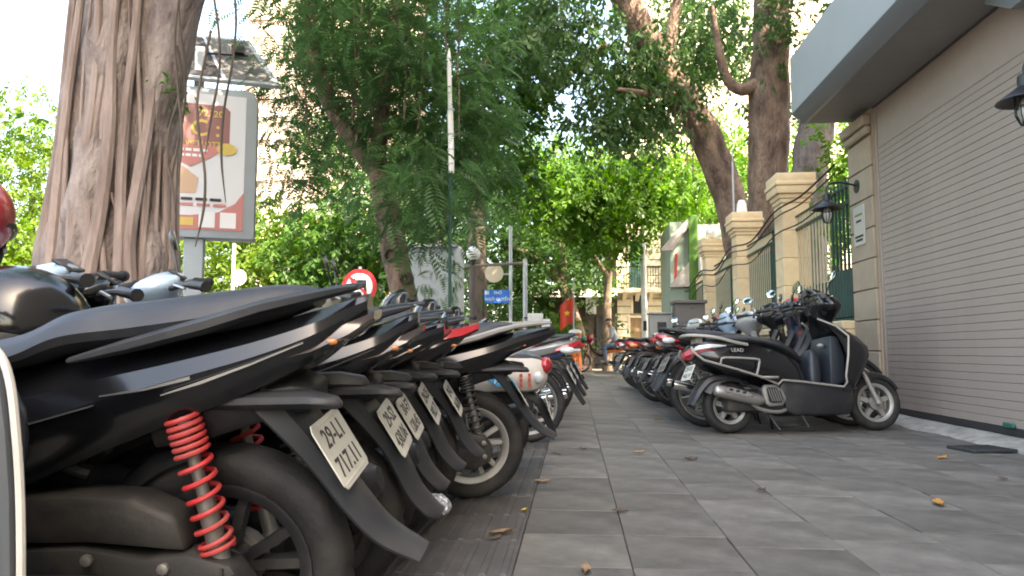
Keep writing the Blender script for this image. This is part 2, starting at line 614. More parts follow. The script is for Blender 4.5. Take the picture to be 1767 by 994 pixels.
# canopy: light fascia, chamfered lower band, soffit
CY1 = 8.22
b = MB()
b.prism([(2.50, 4.04), (2.50, 3.38), (2.545, 3.38), (2.545, 4.0), (WX + .02, 4.0), (WX + .02, 4.04)], 1.0, CY1, 'y')
canopy = shop_part(b.build("canopy", CANL, None, bevel=.004))
b = MB()
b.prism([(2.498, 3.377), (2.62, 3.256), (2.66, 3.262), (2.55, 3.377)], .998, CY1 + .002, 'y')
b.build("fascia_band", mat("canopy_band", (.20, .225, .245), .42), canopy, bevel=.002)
for i in range(6):
    y0 = 1.0 + i * 1.2 + .02
    y1 = min(y0 + 1.196, CY1 - .003)
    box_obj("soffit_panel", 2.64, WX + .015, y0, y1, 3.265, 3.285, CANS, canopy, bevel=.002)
box_obj("end_panel", 2.56, WX + .015, CY1 - .04, CY1 - .004, 3.29, 3.99, CANL, canopy)
b = MB()
b.tube([(WX - .012, 1.0, 3.262), (WX - .012, CY1 - .02, 3.262)], .012, 6)
b.build("sealant_strip", SHUTD, canopy)
# lower entrance hood nearer than the shutter
b = MB()
b.prism([(4.2, 3.9), (5.28, 3.9), (5.28, 3.30), (4.98, 3.12), (4.2, 3.12)], 2.99, WX + .018, 'x')
hood = shop_part(b.build("entrance_hood", CANL, None, bevel=.004))
b = MB()
b.prism([(4.2, 3.118), (4.98, 3.118), (5.283, 3.30), (5.283, 3.2), (4.99, 3.02), (4.2, 3.02)], 3.0, WX + .018, 'x')
b.build("hood_band", MATS["canopy_band"], hood)


# wall lamps
def wall_lamp(y, label, dx=0.0):
    t = thing("wall_lamp", label, "lamp", (WX - .005 - dx, y, 2.5), (0, 0, 0), "black barn lamps on the shop wall")
    part(("wl1",), lambda b: (b.lathe([(.001, 0), (.075, 0), (.075, .012), (.05, .022), (.001, .024)], 20, 'x', (-.024, 0, 0)), ), "mount_disc", LAMPM, t)
    part(("wl2",), lambda b: b.tube([(0, 0, 0), (-.10, 0, .03), (-.22, 0, .05), (-.31, 0, .03), (-.345, 0, -.03), (-.345, 0, -.08)], .011, 8, k=4), "arm", LAMPM, t)
    sh = part(("wl3",), lambda b: b.lathe([(.001, .0), (.035, 0), (.043, -.01), (.043, -.075), (.055, -.085), (.165, -.165), (.168, -.172), (.150, -.166), (.05, -.095), (.001, -.09)], 28, 'z', (-.345, 0, -.08)), "lamp_shade", LAMPM, t)
    part(("wl4",), lambda b: b.sphere((-.345, 0, -.31), (.045, .045, .085), 16, 10), "glass_jar", mat("lamp_glass", (.5, .5, .48), .08, coat=.5), sh)

    def cage(b):
        for i in range(6):
            a = PI * i / 6
            c, s = math.cos(a) * .062, math.sin(a) * .062
            b.tube([(-.345 + c, s, -.17), (-.345 + c, s, -.34), (-.345 + c * .6, s * .6, -.40), (-.345, 0, -.415), (-.345 - c * .6, -s * .6, -.40), (-.345 - c, -s, -.34), (-.345 - c, -s, -.17)], .0035, 5)
        for zz in (-.2, -.29):
            b.tube([(-.345 + .062 * math.cos(q * PI / 8), .062 * math.sin(q * PI / 8), zz) for q in range(16)], .004, 5, closed=True)
    part(("wl5",), cage, "wire_cage", DARKM, sh)
    return t


wall_lamp(4.64, "black barn lamp with wire cage on the shutter wall at the right edge")
wall_lamp(8.1, "black barn lamp on the yellow pilaster in front of the green fence", .04)

# ------------------------------------------------------------------ fence: pillars, plinths, iron panels
PX0, PX1 = 2.98, 3.36


def pillar(y, label, d=.40, extra=None):
    t = thing("fence_pillar", label, "pillar", ((PX0 + PX1) / 2, y + d / 2, 0), group="cream fence pillars")
    w = (PX1 - PX0) / 2
    part(("pcore",), lambda b: b.box(-w + .012, w - .012, -d / 2 + .012, d / 2 - .012, -.01, 2.80), "core", JOINT, t)
    n = 7
    for i in range(n):
        h = 2.80 / n
        o = part(("pblock",), lambda b: b.box(-w, w, -d / 2, d / 2, .004, h - .004), "stone_block", CREAM, t, bevel=.006)
        o.location = (0, 0, i * h)
    for z0, z1, q in ((2.801, 2.86, .02), (2.861, 2.925, .045), (2.926, 3.04, .085), (3.041, 3.10, .105), (3.101, 3.22, .085)):
        part(("pcap", z0), lambda b: b.box(-w - q, w + q, -d / 2 - q, d / 2 + q, z0, z1), "cap_moulding", CREAM, t, bevel=.010, seg=2)
    return t


pillar(10.4, "cream stone fence pillar nearest the roller shutter")
pillar(13.3, "cream stone fence pillar carrying a white cone lamp")
pillar(16.4, "cream stone fence pillar carrying a white globe lamp")
pillar(19.9, "cream stone fence pillar beside the green kiosk")


def fence_panel(y0, y1, label, split=.33, low=False):
    L = y1 - y0
    t = thing("fence_panel", label, "fence", (3.18, y0, 0), group="iron fence panels between cream pillars")
    part(("fpl", round(L, 2)), lambda b: (b.box(-.13, .15, 0, L, -.01, .92), b.box(-.17, .19, 0, L, .925, 1.02)), "plinth", CREAM, t, bevel=.01)
    n = int(L / .12)
    for i in range(n):
        yy = (i + .5) * L / n
        if yy > L * split:
            o = part(("fbarc",), lambda b: (b.box(-.004, .004, -.019, .019, 1.06, 2.38), b.box(-.012, .012, -.014, .014, 2.42, 2.57)), "bar", CREAMI, t)
        else:
            o = part(("fbarg",), lambda b: (b.box(-.012, .012, -.016, .016, 1.06, 2.38), b.box(-.012, .012, -.014, .014, 2.42, 2.60), b.lathe([(.022, 2.60), (.001, 2.72)], 6)), "bar", GREENI, t)
        o.location = (0, yy, 0)
    for z0, z1 in ((1.022, 1.06), (2.38, 2.42), (2.58, 2.60)):
        part(("frail", round(L, 2), z0), lambda b: b.box(-.022, .022, 0, L, z0, z1), "rail", GREENI, t)
    # perforated lining behind the bars, sheet metal fixed over the nearer part
    zl = 1.55 if low else 2.30
    part(("flin", round(L, 2), zl), lambda b: b.box(.020, .026, .0, L, 1.062, zl), "lining", GREENI, t)
    y1s = L * split
    zt = 1.62 if low else 2.37
    part(("fsheet", round(L, 2), zt), lambda b: b.rings([[(-.040 + .005 * (i % 2), y1s * i / 16, z) for z in (1.07, zt)] + [(-.034 + .005 * (i % 2), y1s * i / 16, z) for z in (zt, 1.07)] for i in range(17)]), "backing_sheet", GREENS, t, angle=0)
    return t


fence_panel(8.34, 10.39, "green iron fence panel between the shop pilaster and the nearest cream pillar", .36, True)
fence_panel(10.81, 13.29, "green iron fence panel between the nearest pillar and the cone lamp pillar")
fence_panel(13.71, 16.39, "green iron fence panel between the cone lamp pillar and globe lamp pillar")
fence_panel(16.81, 19.89, "green iron fence panel beyond the globe lamp pillar")

# lamps on the pillars
t = thing("globe_lamp", "white globe lamp on top of the third cream pillar", "lamp", (3.17, 16.6, 3.22))
MB().lathe([(.001, 0), (.07, 0), (.05, .05), (.001, .05)], 14).build("base", DARKM, t)
MB().sphere((0, 0, .17), .14, 20, 12).build("globe", GLOBE, t)
t = thing("cone_lamp", "white cone shaped lamp on top of the second cream pillar", "lamp", (3.14, 13.5, 3.22))
MB().lathe([(.001, 0), (.06, 0), (.05, .04), (.001, .04)], 14).build("base", DARKM, t)
MB().lathe([(.001, .04), (.10, .04), (.085, .20), (.055, .27), (.001, .28)], 18).build("shade", GLOBE, t)
t = thing("antenna_pole", "thin pale antenna pole rising beside the cone lamp on the fence", "pole", (3.02, 13.62, 3.22))
MB().tube([(0, 0, 0), (0, 0, 1.05)], .018, 8).build("mast", GALV, t)
MB().tube([(0, 0, 1.05), (.02, 0, 1.45)], .007, 6).build("rod", GALV, t)

# bundle of black cables along the fence top
for i, (dz, lab) in enumerate(((0, "upper black cable sagging along the fence top"), (-.10, "middle black cable sagging along the fence top"), (-.34, "lower black cable sagging along the fence face"))):
    b = MB()
    b.tube([(3.05, 8.5, 2.85 + dz), (2.94, 9.4, 2.68 + dz), (2.93, 10.6, 2.70 + dz), (2.92, 12.0, 2.48 + dz), (2.90, 13.5, 2.58 + dz), (2.92, 15.0, 2.36 + dz), (2.9, 16.6, 2.5 + dz), (2.92, 18.4, 2.3 + dz), (2.9, 20.1, 2.5 + dz)], .014 if i == 0 else .010, 6, k=5)
    tag(b.build("cable", DARKM), lab, "cable", "cables along the fence")

# ------------------------------------------------------------------ street furniture and buildings further off
FY = Vector((0, -1, 0))


def flat(name, poly, y, m, parent, th=.004):
    """A flat printed or painted shape facing -y, its face at y."""
    b = MB()
    b.prism(poly, y, y + th, 'y')
    return b.build(name, m, parent, angle=0)


def write(s, size, m, parent, x, y, z, bold=True):
    o = obj("lettering", text_mesh(s, size, m, .0008, bold), parent)
    o.matrix_local = Matrix.Translation((x, y, z)) @ Matrix.Rotation(PI / 2, 4, 'X')
    return o


# --- advertising light box with its solar panel
t = thing("light_box", "tall grey advertising light box on a post under a tilted solar panel", "light box", (-4.71, 8.5, 0), (0, 0, R(22)))
b = MB()
b.prism([(-.66, 2.10), (.66, 2.10), (.66, 3.93), (.58, 4.05), (-.58, 4.05), (-.66, 3.93)], 0, .30, 'y')
b.build("case", BOXB, t, bevel=.012, seg=2)
PW = mat("poster_white", (.66, .66, .68), .35)
PM = mat("poster_maroon", (.27, .12, .11), .5)  # this maroon and the red below are paled to put haze into the print
PR = mat("poster_red", (.52, .20, .18), .5)
PY = mat("poster_gold", (.62, .45, .12), .35)
PT = mat("poster_tan", (.55, .36, .24), .35)
po = flat("poster", [(-.58, 2.2), (.52, 2.2), (.52, 3.96), (-.58, 3.96)], -.004, PW, t)
flat("poster_block", [(-.5, 3.2), (.26, 3.2), (.33, 3.27), (.33, 3.75), (.26, 3.82), (-.43, 3.82), (-.5, 3.75)], -.008, PM, po)
flat("poster_ribbon", [(-.55, 3.28), (.30, 3.28), (.10, 3.12), (-.12, 3.00), (-.55, 3.2)], -.012, PR, po)
flat("poster_photo", [(-.55, 2.66), (-.05, 2.66), (-.02, 2.86), (-.2, 3.0), (-.55, 3.04)], -.010, PT, po)
flat("poster_badge", [(.30 + .12 * math.cos(q * PI / 8), 3.25 + .08 * math.sin(q * PI / 8)) for q in range(16)], -.016, PY, po)
flat("poster_foot", [(-.55, 2.2), (.52, 2.2), (.52, 2.70), (.42, 2.55), (.22, 2.43), (-.1, 2.38), (-.55, 2.38)], -.008, PR, po)
flat("poster_band", [(-.5, 2.25), (-.06, 2.25), (-.06, 2.35), (-.5, 2.35)], -.012, PY, po)
for x0 in (.0, .25):
    flat("poster_code", [(x0, 2.23), (x0 + .19, 2.23), (x0 + .19, 2.43), (x0, 2.43)], -.012, SIGNW, po)
write("72320", .12, PY, po, .10, -.0095, 3.70)
write("C :", .30, PY, po, .04, -.0095, 3.50)
write("VIETLOTT", .095, PY, po, .02, -.0095, 3.30)
for z0, w0, m_ in ((2.57, .40, SIGNK), (2.50, .46, PR), (3.20, .22, SIGNW), (3.13, .18, SIGNW)):
    for q in range(5):
        xx = -.15 - w0 + q * w0 * .42
        flat("print_line", [(xx, z0), (xx + w0 * .33, z0), (xx + w0 * .33, z0 + .035), (xx, z0 + .035)], -.0145, m_, po)
b = MB()
b.box(-.17, .06, .06, .28, -.02, 2.098)
b.build("post", BOXB, t, bevel=.01)
b = MB()
b.box(-.13, -.02, .10, .22, 4.05, 4.62)
b.build("panel_strut", BOXB, t)
pn = MB()
pn.add([(-.60, -.05, 4.10), (.95, -.05, 4.10), (.46, 1.1, 5.15), (-.95, 1.1, 5.15), (-.60, -.08, 4.135), (.95, -.08, 4.135), (.46, 1.07, 5.185), (-.95, 1.07, 5.185)], [(0, 1, 2, 3), (7, 6, 5, 4), (0, 4, 5, 1), (1, 5, 6, 2), (2, 6, 7, 3), (3, 7, 4, 0)])
pan = pn.build("solar_panel", GALV, t)
for u0, u1, m_ in ((.05, .54, mat("solar_dark", (.055, .05, .053), .7, spec=.1)), (.57, .95, mat("solar_grey", (.13, .125, .12), .7, spec=.1))):
    def pt(u, v, lift):
        x = (-.60 + 1.55 * u) * (1 - v) + (-.95 + 1.41 * u) * v
        return (x, -.08 + 1.15 * v - lift * .7, 4.135 + 1.05 * v + lift * .7)
    b = MB()
    b.add([pt(u0, .05, .004), pt(u1, .05, .004), pt(u1, .95, .004), pt(u0, .95, .004), pt(u0, .05, -.0), pt(u1, .05, 0), pt(u1, .95, 0), pt(u0, .95, 0)], [(0, 1, 2, 3), (0, 4, 5, 1), (1, 5, 6, 2), (2, 6, 7, 3), (3, 7, 4, 0)])
    b.build("solar_pane", m_, pan, angle=0)
b = MB()
b.tube([pt(.45, .5, .03), pt(.86, .52, .05)], .014, 6)
b.box(.28, .44, .40, .50, 4.72, 4.82)
b.build("flood_lamp", DARKM, pan)

# --- no left turn sign
t = thing("road_sign", "round red and white no left turn sign on a thin pole", "road sign", (-4.0, 13.0, 0))


def disc(name, r0, y, m, th, z=1.872, n=40):
    return flat(name, [(r0 * math.cos(2 * PI * q / n), z + r0 * math.sin(2 * PI * q / n)) for q in range(n)], y, m, t, th)


disc("rim", .335, -.03, SIGNR, .01)
disc("face", .255, -.034, SIGNW, .003)
flat("arrow", [(.085, 1.70), (.14, 1.70), (.14, 2.0), (-.07, 2.0), (-.07, 2.045), (-.17, 1.97), (-.07, 1.895), (-.07, 1.945), (.085, 1.945)], -.038, SIGNK, t, .003)
flat("slash", [(-.195, 2.03), (-.16, 2.065), (.195, 1.71), (.16, 1.68)], -.042, SIGNR, t, .003)
MB().tube([(0, 0, -.15), (0, 0, 2.25)], .03, 10).build("pole", GALV, t)
# pale round sign back, lower left
t = thing("round_sign", "small cream round sign back on a pale pole below the light box", "road sign", (-6.72, 13.5, 0))
flat("disc", [(.16 * math.cos(q * PI / 12) + .13, 2.12 + .16 * math.sin(q * PI / 12)) for q in range(24)], -.03, mat("sign_back_cream", (.62, .52, .36), .6), t, .01)
MB().tube([(0, 0, -.15), (0, 0, 2.8)], .035, 10).build("pole", POLEW, t)

# --- pale metal cabinet, lamp arm, poles, street name sign
t = thing("metal_kiosk", "tall pale blue grey metal cabinet standing behind the row of scooters", "cabinet", (-2.6, 13.0, 0))
MB().box(-.52, .50, 0, .5, -.02, 2.60).build("case", BOXB, t, bevel=.015)
MB().box(-.46, .37, -.012, -.001, .12, 2.42).build("door", BOXB, t, bevel=.006)
MB().box(.40, .50, -.02, -.001, .05, 2.58).build("edge_post", BOXB, t, bevel=.006)
for z in (1.1, 1.75, 2.25):
    MB().box(.372, .395, -.03, -.001, z, z + .10).build("hinge", DARKM, t)
MB().box(-.60, .45, -.06, .52, 2.605, 2.66).build("roof", GALV, t)

t = thing("lamp_bracket", "grey steel lamp post with a horizontal arm carrying a white globe", "lamp", (-1.17, 17.0, 0))
MB().tube([(0, 0, -.1), (0, 0, 2.88)], .055, 10).build("post", GALV, t)
MB().tube([(0, 0, 2.78), (-1.6, -.1, 2.70)], .035, 8).build("arm", mat("rusty_arm", (.22, .17, .14), .7, var=.2), t)
MB().lathe([(.001, 2.70), (.04, 2.70), (.07, 2.86), (.05, 2.88), (.001, 2.88)], 12, 'z', (-1.25, -.07, 0)).build("lamp_base", DARKM, t)
MB().sphere((-1.25, -.07, 3.02), .175, 20, 12).build("globe", GLOBE, t)
t = thing("meter_box", "white meter box strapped to the grey lamp post", "box", (-.93, 16.9, 1.42))
MB().box(-.17, .19, -.10, .07, -.14, .14).build("case", POLEW, t, bevel=.012)
MB().box(-.13, .15, -.108, -.101, -.10, .10).build("lid", POLEW, t, bevel=.004)
MB().box(-.26, -.171, -.03, .03, .02, .06).build("strap", DARKM, t)

t = thing("street_name_sign", "blue street name sign with white letters between two thin posts", "street sign", (-1.95, 18.0, 0))
MB().box(-.33, .31, -.012, .012, 1.89, 2.22).build("panel", SIGNB, t, bevel=.004)
write("PHỐ", .10, SIGNW, t, .02, -.0135, 2.145)
write("NGÔ QUYỀN", .105, SIGNW, t, .01, -.0135, 1.985)
MB().box(-.31, -.21, -.016, -.0125, 2.11, 2.20).build("crest", SIGNW, t)
MB().tube([(-.36, 0, -.1), (-.36, 0, 2.24)], .025, 8).build("post", DARKM, t)
t = thing("round_sign", "cream round sign back clamped to the slim pale pole above the street name sign", "road sign", (-1.62, 18.1, 0))
flat("disc", [(.24 * math.cos(q * PI / 12) - .42, 2.66 + .24 * math.sin(q * PI / 12)) for q in range(24)], -.03, MATS["sign_back_cream"], t, .012)
MB().box(-.40, .0, -.017, .03, 2.62, 2.66).build("clamp", GALV, t)
MB().tube([(0, 0, -.1), (0, 0, 3.9)], .045, 10).build("pole", GALV, t)

t = thing("mast_lamp", "slim white segmented lamp mast standing among the feathery foliage", "lamp post", (-1.43, 8.1, 0))
b = MB()
b.tube([(0, 0, -.1), (0, 0, 2.75)], .02, 8)
b.build("pole", GREENI, t)
b = MB()
b.tube([(.01, 0, 2.75), (0, 0, 3.2), (-.01, 0, 3.5)], .034, 10)
b.tube([(-.01, 0, 3.5), (-.03, 0, 4.15)], .026, 10)
b.tube([(-.03, 0, 4.15), (-.03, 0, 4.26)], [.026, .008], 10)
b.build("mast", POLEW, t)
for z in (2.85, 3.02, 3.2, 3.5):
    MB().tube([(0, 0, z), (0, 0, z + .02)], .04, 10).build("collar", GALV, t)

# --- cabinets on the right of the path
t = thing("electric_cabinet", "brown grey electricity cabinet with overhanging lid behind the parked row", "cabinet", (2.26, 14.2, 0))
MB().box(-.27, .29, 0, .55, -.01, 1.60).build("case", CABG, t, bevel=.01)
MB().box(-.31, .33, -.05, .60, 1.603, 1.67).build("lid", CABG, t, bevel=.012)
MB().box(-.23, .25, -.010, -.001, .12, 1.52).build("door", CABG, t, bevel=.004)
MB().box(.0, .08, -.02, -.0105, 1.5, 1.512).build("label_plate", PLASTG, t)
MB().box(-.275, -.2705, .12, .42, .9, 1.1).build("vent", DARKM, t)
t = thing("meter_cabinet", "low pale grey cabinet with a black square vent left of the brown cabinet", "cabinet", (1.72, 14.7, 0))
MB().box(-.18, .24, 0, .45, -.01, 1.42).build("case", CABL, t, bevel=.01)
MB().box(-.20, .26, -.03, .47, 1.423, 1.46).build("lid", CABL, t, bevel=.006)
MB().box(-.04, .14, -.014, -.001, .98, 1.26).build("vent", DARKG, t)

t = thing("utility_pole", "tall slim white pole in front of the cream house", "pole", (2.18, 22.5, 0))
MB().tube([(0, 0, -.1), (-.01, 0, 4.2), (-.03, 0, 8.0)], [.10, .085, .07], 12).build("shaft", POLEW, t)
MB().box(-.05, .05, -.13, -.08, 1.3, 1.6).build("box", DARKM, t)

# --- green kiosk front
t = thing("street_kiosk", "pale green kiosk with grey awnings and a bright green end post", "kiosk", (3.1, 19.0, 0))
MB().box(-.08, .16, -.06, .10, -.02, 4.25).build("end_post", mat("kiosk_green_post", (.065, .17, .022), .5), t, bevel=.01)
MB().box(-.55, -.082, .10, .22, 0, 4.10).build("panel", KIOSKG, t)
MB().box(-.55, 2.2, .23, 2.2, -.02, 4.05).build("wall", KIOSKG, t)
for nm, p in (("awning", [(-.08, 4.18), (-.80, 3.36), (-.80, 3.32), (-.50, 3.32), (-.08, 3.95)]), ("lower_awning", [(-.08, 3.0), (-.60, 2.38), (-.60, 2.34), (-.08, 2.36)])):
    b = MB()
    b.prism(p, -.05, .095, 'y')
    b.build(nm, AWN, t)
MB().prism([(-.46, 2.4), (-.40, 2.4), (-.36, 3.25), (-.42, 3.25)], .082, .098, 'y').build("red_strip", SIGNR, t)
t = thing("wall_boxes", "pair of small pale junction boxes on the pillar beside the green kiosk post", "junction box", (3.32, 18.8, 0))
for z in (2.05, 2.75):
    MB().box(-.05, .12, 0, .12, z, z + .5).build("box", POLEW, t, bevel=.01)
MB().tube([(.04, .13, 0), (.04, .13, 3.2)], .02, 6).build("conduit", GALV, t)

# --- two storey cream house
t = thing("colonial_house", "two storey cream house with grooved walls, green shutter and narrow balcony", "house", (1.66, 28.0, 0))
HW = 6.0
MB().box(0, HW, .06, 8, -.1, 8.2).build("wall", JOINT, t)
openings = [(.50, 1.15, .0, 1.95), (.62, 1.02, 2.13, 2.83), (.50, 1.10, 3.15, 4.9), (2.3, 2.9, .9, 2.6), (2.2, 2.9, 3.4, 5.0), (4.2, 4.9, 3.4, 5.0), (4.2, 4.9, .9, 2.6)]
hz = .30
for i in range(27):
    z0, z1 = i * hz, (i + 1) * hz
    cuts = [0.0]
    for a, c, q0, q1 in sorted(openings):
        if q0 < z1 - .02 and q1 > z0 + .02:
            cuts += [a, c]
    cuts.append(HW)
    for j in range(0, len(cuts), 2):
        if cuts[j + 1] - cuts[j] > .05:
            o = MB().box(cuts[j] + .003, cuts[j + 1] - .003, -.02, .058, z0 + .02, z1 - .012).build("stone_course", PALEC, t, bevel=.012)
for k, (a, c, q0, q1) in enumerate(openings):
    w = MB().box(a, c, .02, .057, q0, q1).build("door" if k == 0 else "window", WOODN if k == 0 else DARKG, t)
    for (x0, x1, z0, z1) in ((a - .09, a - .001, q0, q1 + .09), (c + .001, c + .09, q0, q1 + .09), (a, c, q1 + .001, q1 + .09)):
        MB().box(x0, x1, -.05, .05, z0, z1).build("frame", PALEC, w, bevel=.008)
    if q0 > 3:
        for x0, x1 in ((a + .01, (a + c) / 2 - .005), ((a + c) / 2 + .005, c - .01)):
            MB().box(x0, x1, -.035, .015, q0, q1 - .01).build("shutter", SHUTG, w)
bl = MB().box(-.4, 3.4, -.75, -.022, 2.88, 3.05).build("balcony", PALEC, t, bevel=.02)
for i in range(7):
    b = MB()
    b.prism([(-.7, 2.878), (-.022, 2.878), (-.022, 2.6), (-.2, 2.66)], .2 + i * .5, .34 + i * .5, 'x')
    b.build("bracket", PALEC, bl)
b = MB()
for i in range(38):
    b.box(-.38 + i * .1, -.36 + i * .1, -.73, -.71, 3.05, 3.85)
b.box(-.4, 3.4, -.735, -.705, 3.85, 3.89)
b.build("railing", DARKM, bl)
MB().box(-.3, HW + .3, -.45, -.022, 7.6, 7.85).build("cornice", PALEC, t, bevel=.03)
MB().box(-.2, HW + .2, -.3, 8, 8.205, 8.7).build("parapet", PALEC, t)

# --- dark shed with lean-to left of the house
t = thing("lean_to_shed", "dark low shed with a sloping roof left of the cream house", "shed", (.3, 27.5, 0))
MB().box(-1.9, 1.33, .4, 3, -.1, 3.0).build("wall", mat("dark_shed_wall", (.07, .055, .045), .9, var=.4), t)  # dark, strongly mottled wall filling the gap beside the house
MB().prism([(-.3, 2.9), (3.0, 3.5), (3.0, 3.4), (-.6, 2.7)], -1.95, 1.32, 'x').build("roof", AWN, t)
MB().box(.55, .98, .3, .398, -.1, 2.0).build("door", DARKG, t)
MB().box(.15, .55, .28, .39, 2.1, 2.75).build("white_board", SIGNW, t)

# --- far apartment blocks seen through the leaves
def far_block(name, label, x, y, w, h, d, m, nx, nz, wz=1.7):
    t = thing(name, label, "building", (x, y, 0))
    MB().box(0, w, 0, d, -.3, h).build("wall", m, t)
    MB().box(-.2, w + .2, -.25, -.002, h - .5, h + .4).build("cornice", m, t)
    for i in range(nx):
        for j in range(nz):
            xx, zz = (i + .5) * w / nx, (j + .55) * h / nz
            wi = part(("fw", w / nx), lambda b: b.box(-.75, .75, -.06, -.004, -wz / 2, wz / 2), "window", mat("far_window_washed", (.40, .34, .28), .4), t)  # pane colour lifted to look washed out by strong light
            wi.location = (xx, 0, zz)
            part(("fwf",), lambda b: (b.box(-.9, -.752, -.12, -.002, -wz / 2, wz / 2), b.box(.752, .9, -.12, -.002, -wz / 2, wz / 2), b.box(-1.0, 1.0, -.22, -.002, -wz / 2 - .2, -wz / 2 - .002), b.box(-.9, .9, -.12, -.002, wz / 2 + .002, wz / 2 + .15)), "frame", m, wi)
    return t


far_block("apartment_block", "pinkish apartment block showing through the leaves on the left", -27, 55, 13, 34, 10, PINKB, 5, 10)
far_block("office_block", "warm cream office block showing through the leaves behind the right trees", 4.5, 46, 20, 34, 12, WARMB, 7, 10)
t = thing("street_shop", "dark shop front with brown columns beneath the bright trees at left", "shop", (-18, 38, 0))
MB().box(0, 9.5, 1.2, 6, -.3, 5.0).build("wall", mat("dark_teal_wall", (.03, .05, .05), .8, var=.3), t)
MB().box(-.2, 9.7, 0, 1.2, 5.003, 5.3).build("awning", AWN, t)
for i in range(6):
    MB().box(.2 + i * 1.8, .75 + i * 1.8, .2, .7, -.3, 5.0).build("column", PINKB, t, bevel=.03)

# --- flag, bins and stall at the end of the path
t = thing("flag", "red flag with a yellow star hanging from a leaning pole at the path end", "flag", (-.02, 22.0, 0))
MB().tube([(0, 0, 0), (.0, .05, 2.9)], .022, 8).build("pole", GALV, t)
b = MB()
rows = []
for i in range(11):
    u = i / 10
    x = -.42 * u
    yy = .04 * math.sin(u * 9)
    rows.append([(x, yy, 2.28 - .30 * u * u + .06 * u), (x, yy + .02, 1.5 - .26 * u * u + .02), (x, yy + .024, 1.5 - .26 * u * u + .02), (x, yy + .004, 2.28 - .30 * u * u + .06 * u)])
b.rings(rows)
fo = b.build("cloth", FLAGR, t, angle=60)
flat("star", [(-.2 + (.10 if q % 2 == 0 else .04) * math.sin(q * PI / 5), 1.83 + (.10 if q % 2 == 0 else .04) * math.cos(q * PI / 5)) for q in range(10)], -.05, STARY, fo, .01)
t = thing("orange_bin", "orange upright bin with a white lid below the red flag", "bin", (.02, 21.4, 0))
MB().lathe([(.001, 0), (.17, 0), (.19, .2), (.17, 1.15), (.19, 1.2), (.001, 1.2)], 18).build("barrel", ORANGE, t)
MB().lathe([(.001, 1.202), (.20, 1.202), (.19, 1.27), (.10, 1.31), (.001, 1.32)], 18).build("lid", SIGNW, t)
t = thing("green_crate", "lime green plastic tub standing left of the orange bin", "tub", (-.36, 20.6, 0))
MB().box(-.22, .2, -.2, .2, .0, .62).build("tub", LIME, t, bevel=.03, seg=2)
MB().box(-.25, .23, -.23, .23, .622, .68).build("rim", LIME, t, bevel=.015)
t = thing("street_stall", "brown wooden street stall with white boards at the end of the left row", "stall", (-1.25, 18.6, 0))
for x in (-.55, -.15, .25, .5):
    MB().box(x, x + .09, -.04, .05, -.01, 1.55 - abs(x) * .3).build("post", WOODN, t)
MB().box(-.6, .62, -.06, .5, .82, .88).build("counter", WOODN, t)
MB().box(-.7, -.32, -.07, -.045, .95, 1.45).build("yellow_board", mat("stall_cream", (.6, .5, .25), .7), t)
MB().box(.12, .24, -.07, -.045, .95, 1.25).build("cream_board", POLEW, t)
MB().box(.40, .62, -.08, -.055, .75, 1.5).build("white_board", SIGNW, t)
MB().sphere((-.38, -.12, .98), .13, 12, 8).build("black_pot", DARKM, t)
t = thing("yellow_barrier", "yellow slatted barrier in the yard behind the green fence", "barrier", (3.75, 11.6, 0))
for i in range(12):
    MB().box(i * .14, i * .14 + .10, 0, .04, .75, 1.32).build("slat", YELLOW, t)
MB().box(0, 1.65, .042, .08, 1.0, 1.08).build("rail", YELLOW, t)
for x in (.0, 1.58):
    MB().box(x, x + .07, .042, .11, -.01, .98).build("leg", YELLOW, t)

# ------------------------------------------------------------------ trees
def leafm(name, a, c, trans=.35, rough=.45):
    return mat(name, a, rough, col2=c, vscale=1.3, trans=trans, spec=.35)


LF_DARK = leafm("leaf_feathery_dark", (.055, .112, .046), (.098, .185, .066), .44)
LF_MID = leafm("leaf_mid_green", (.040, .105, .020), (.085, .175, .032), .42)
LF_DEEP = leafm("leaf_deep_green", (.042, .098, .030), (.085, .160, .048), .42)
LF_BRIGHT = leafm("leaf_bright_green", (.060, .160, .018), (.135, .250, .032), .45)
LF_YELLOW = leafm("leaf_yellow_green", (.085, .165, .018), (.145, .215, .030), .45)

T_OVATE = (np.array([(0, 0, 0), (.5, -.24, .05), (1, 0, -.06), (.5, 0, -.01), (.5, .24, .05)], float), [(0, 1, 2, 3), (0, 3, 2, 4)])


def t_whorl(n=6):
    v, f = [], []
    for i in range(n):
        a = 2 * PI * i / n
        c, s = math.cos(a), math.sin(a)
        o = len(v)
        for x, y, z in ((.08, 0, 0), (.55, -.17, .02), (1, 0, -.28), (.55, 0, -.06), (.55, .17, .02)):
            v.append((x * c - y * s, x * s + y * c, z))
        f += [(o, o + 1, o + 2, o + 3), (o, o + 3, o + 2, o + 4)]
    return np.array(v, float), f


def t_sprig(n=6, seed=1):
    """Broad leaves set unevenly along a short drooping twig."""
    g = random.Random(seed)
    v, f = [], []
    for i in range(n):
        a = (1 if i % 2 else -1) * g.uniform(.25, 1.25) if i < n - 1 else g.uniform(-.2, .2)
        bx = .62 * i / (n - 1)
        L, W = g.uniform(.36, .52), g.uniform(.085, .12)
        tilt, dz = g.uniform(-.6, .25), g.uniform(-.05, .05)
        c, s = math.cos(a), math.sin(a)
        o = len(v)
        for x, y, z in ((.0, 0, 0), (.5 * L, -W, .12 * L), (L, 0, -.05 * L), (.5 * L, 0, 0), (.5 * L, W, .06 * L)):
            v.append((bx + x * c - y * s, x * s + y * c, z + tilt * x + dz - .25 * bx * bx))
        f += [(o, o + 1, o + 2, o + 3), (o, o + 3, o + 2, o + 4)]
    return np.array(v, float), f


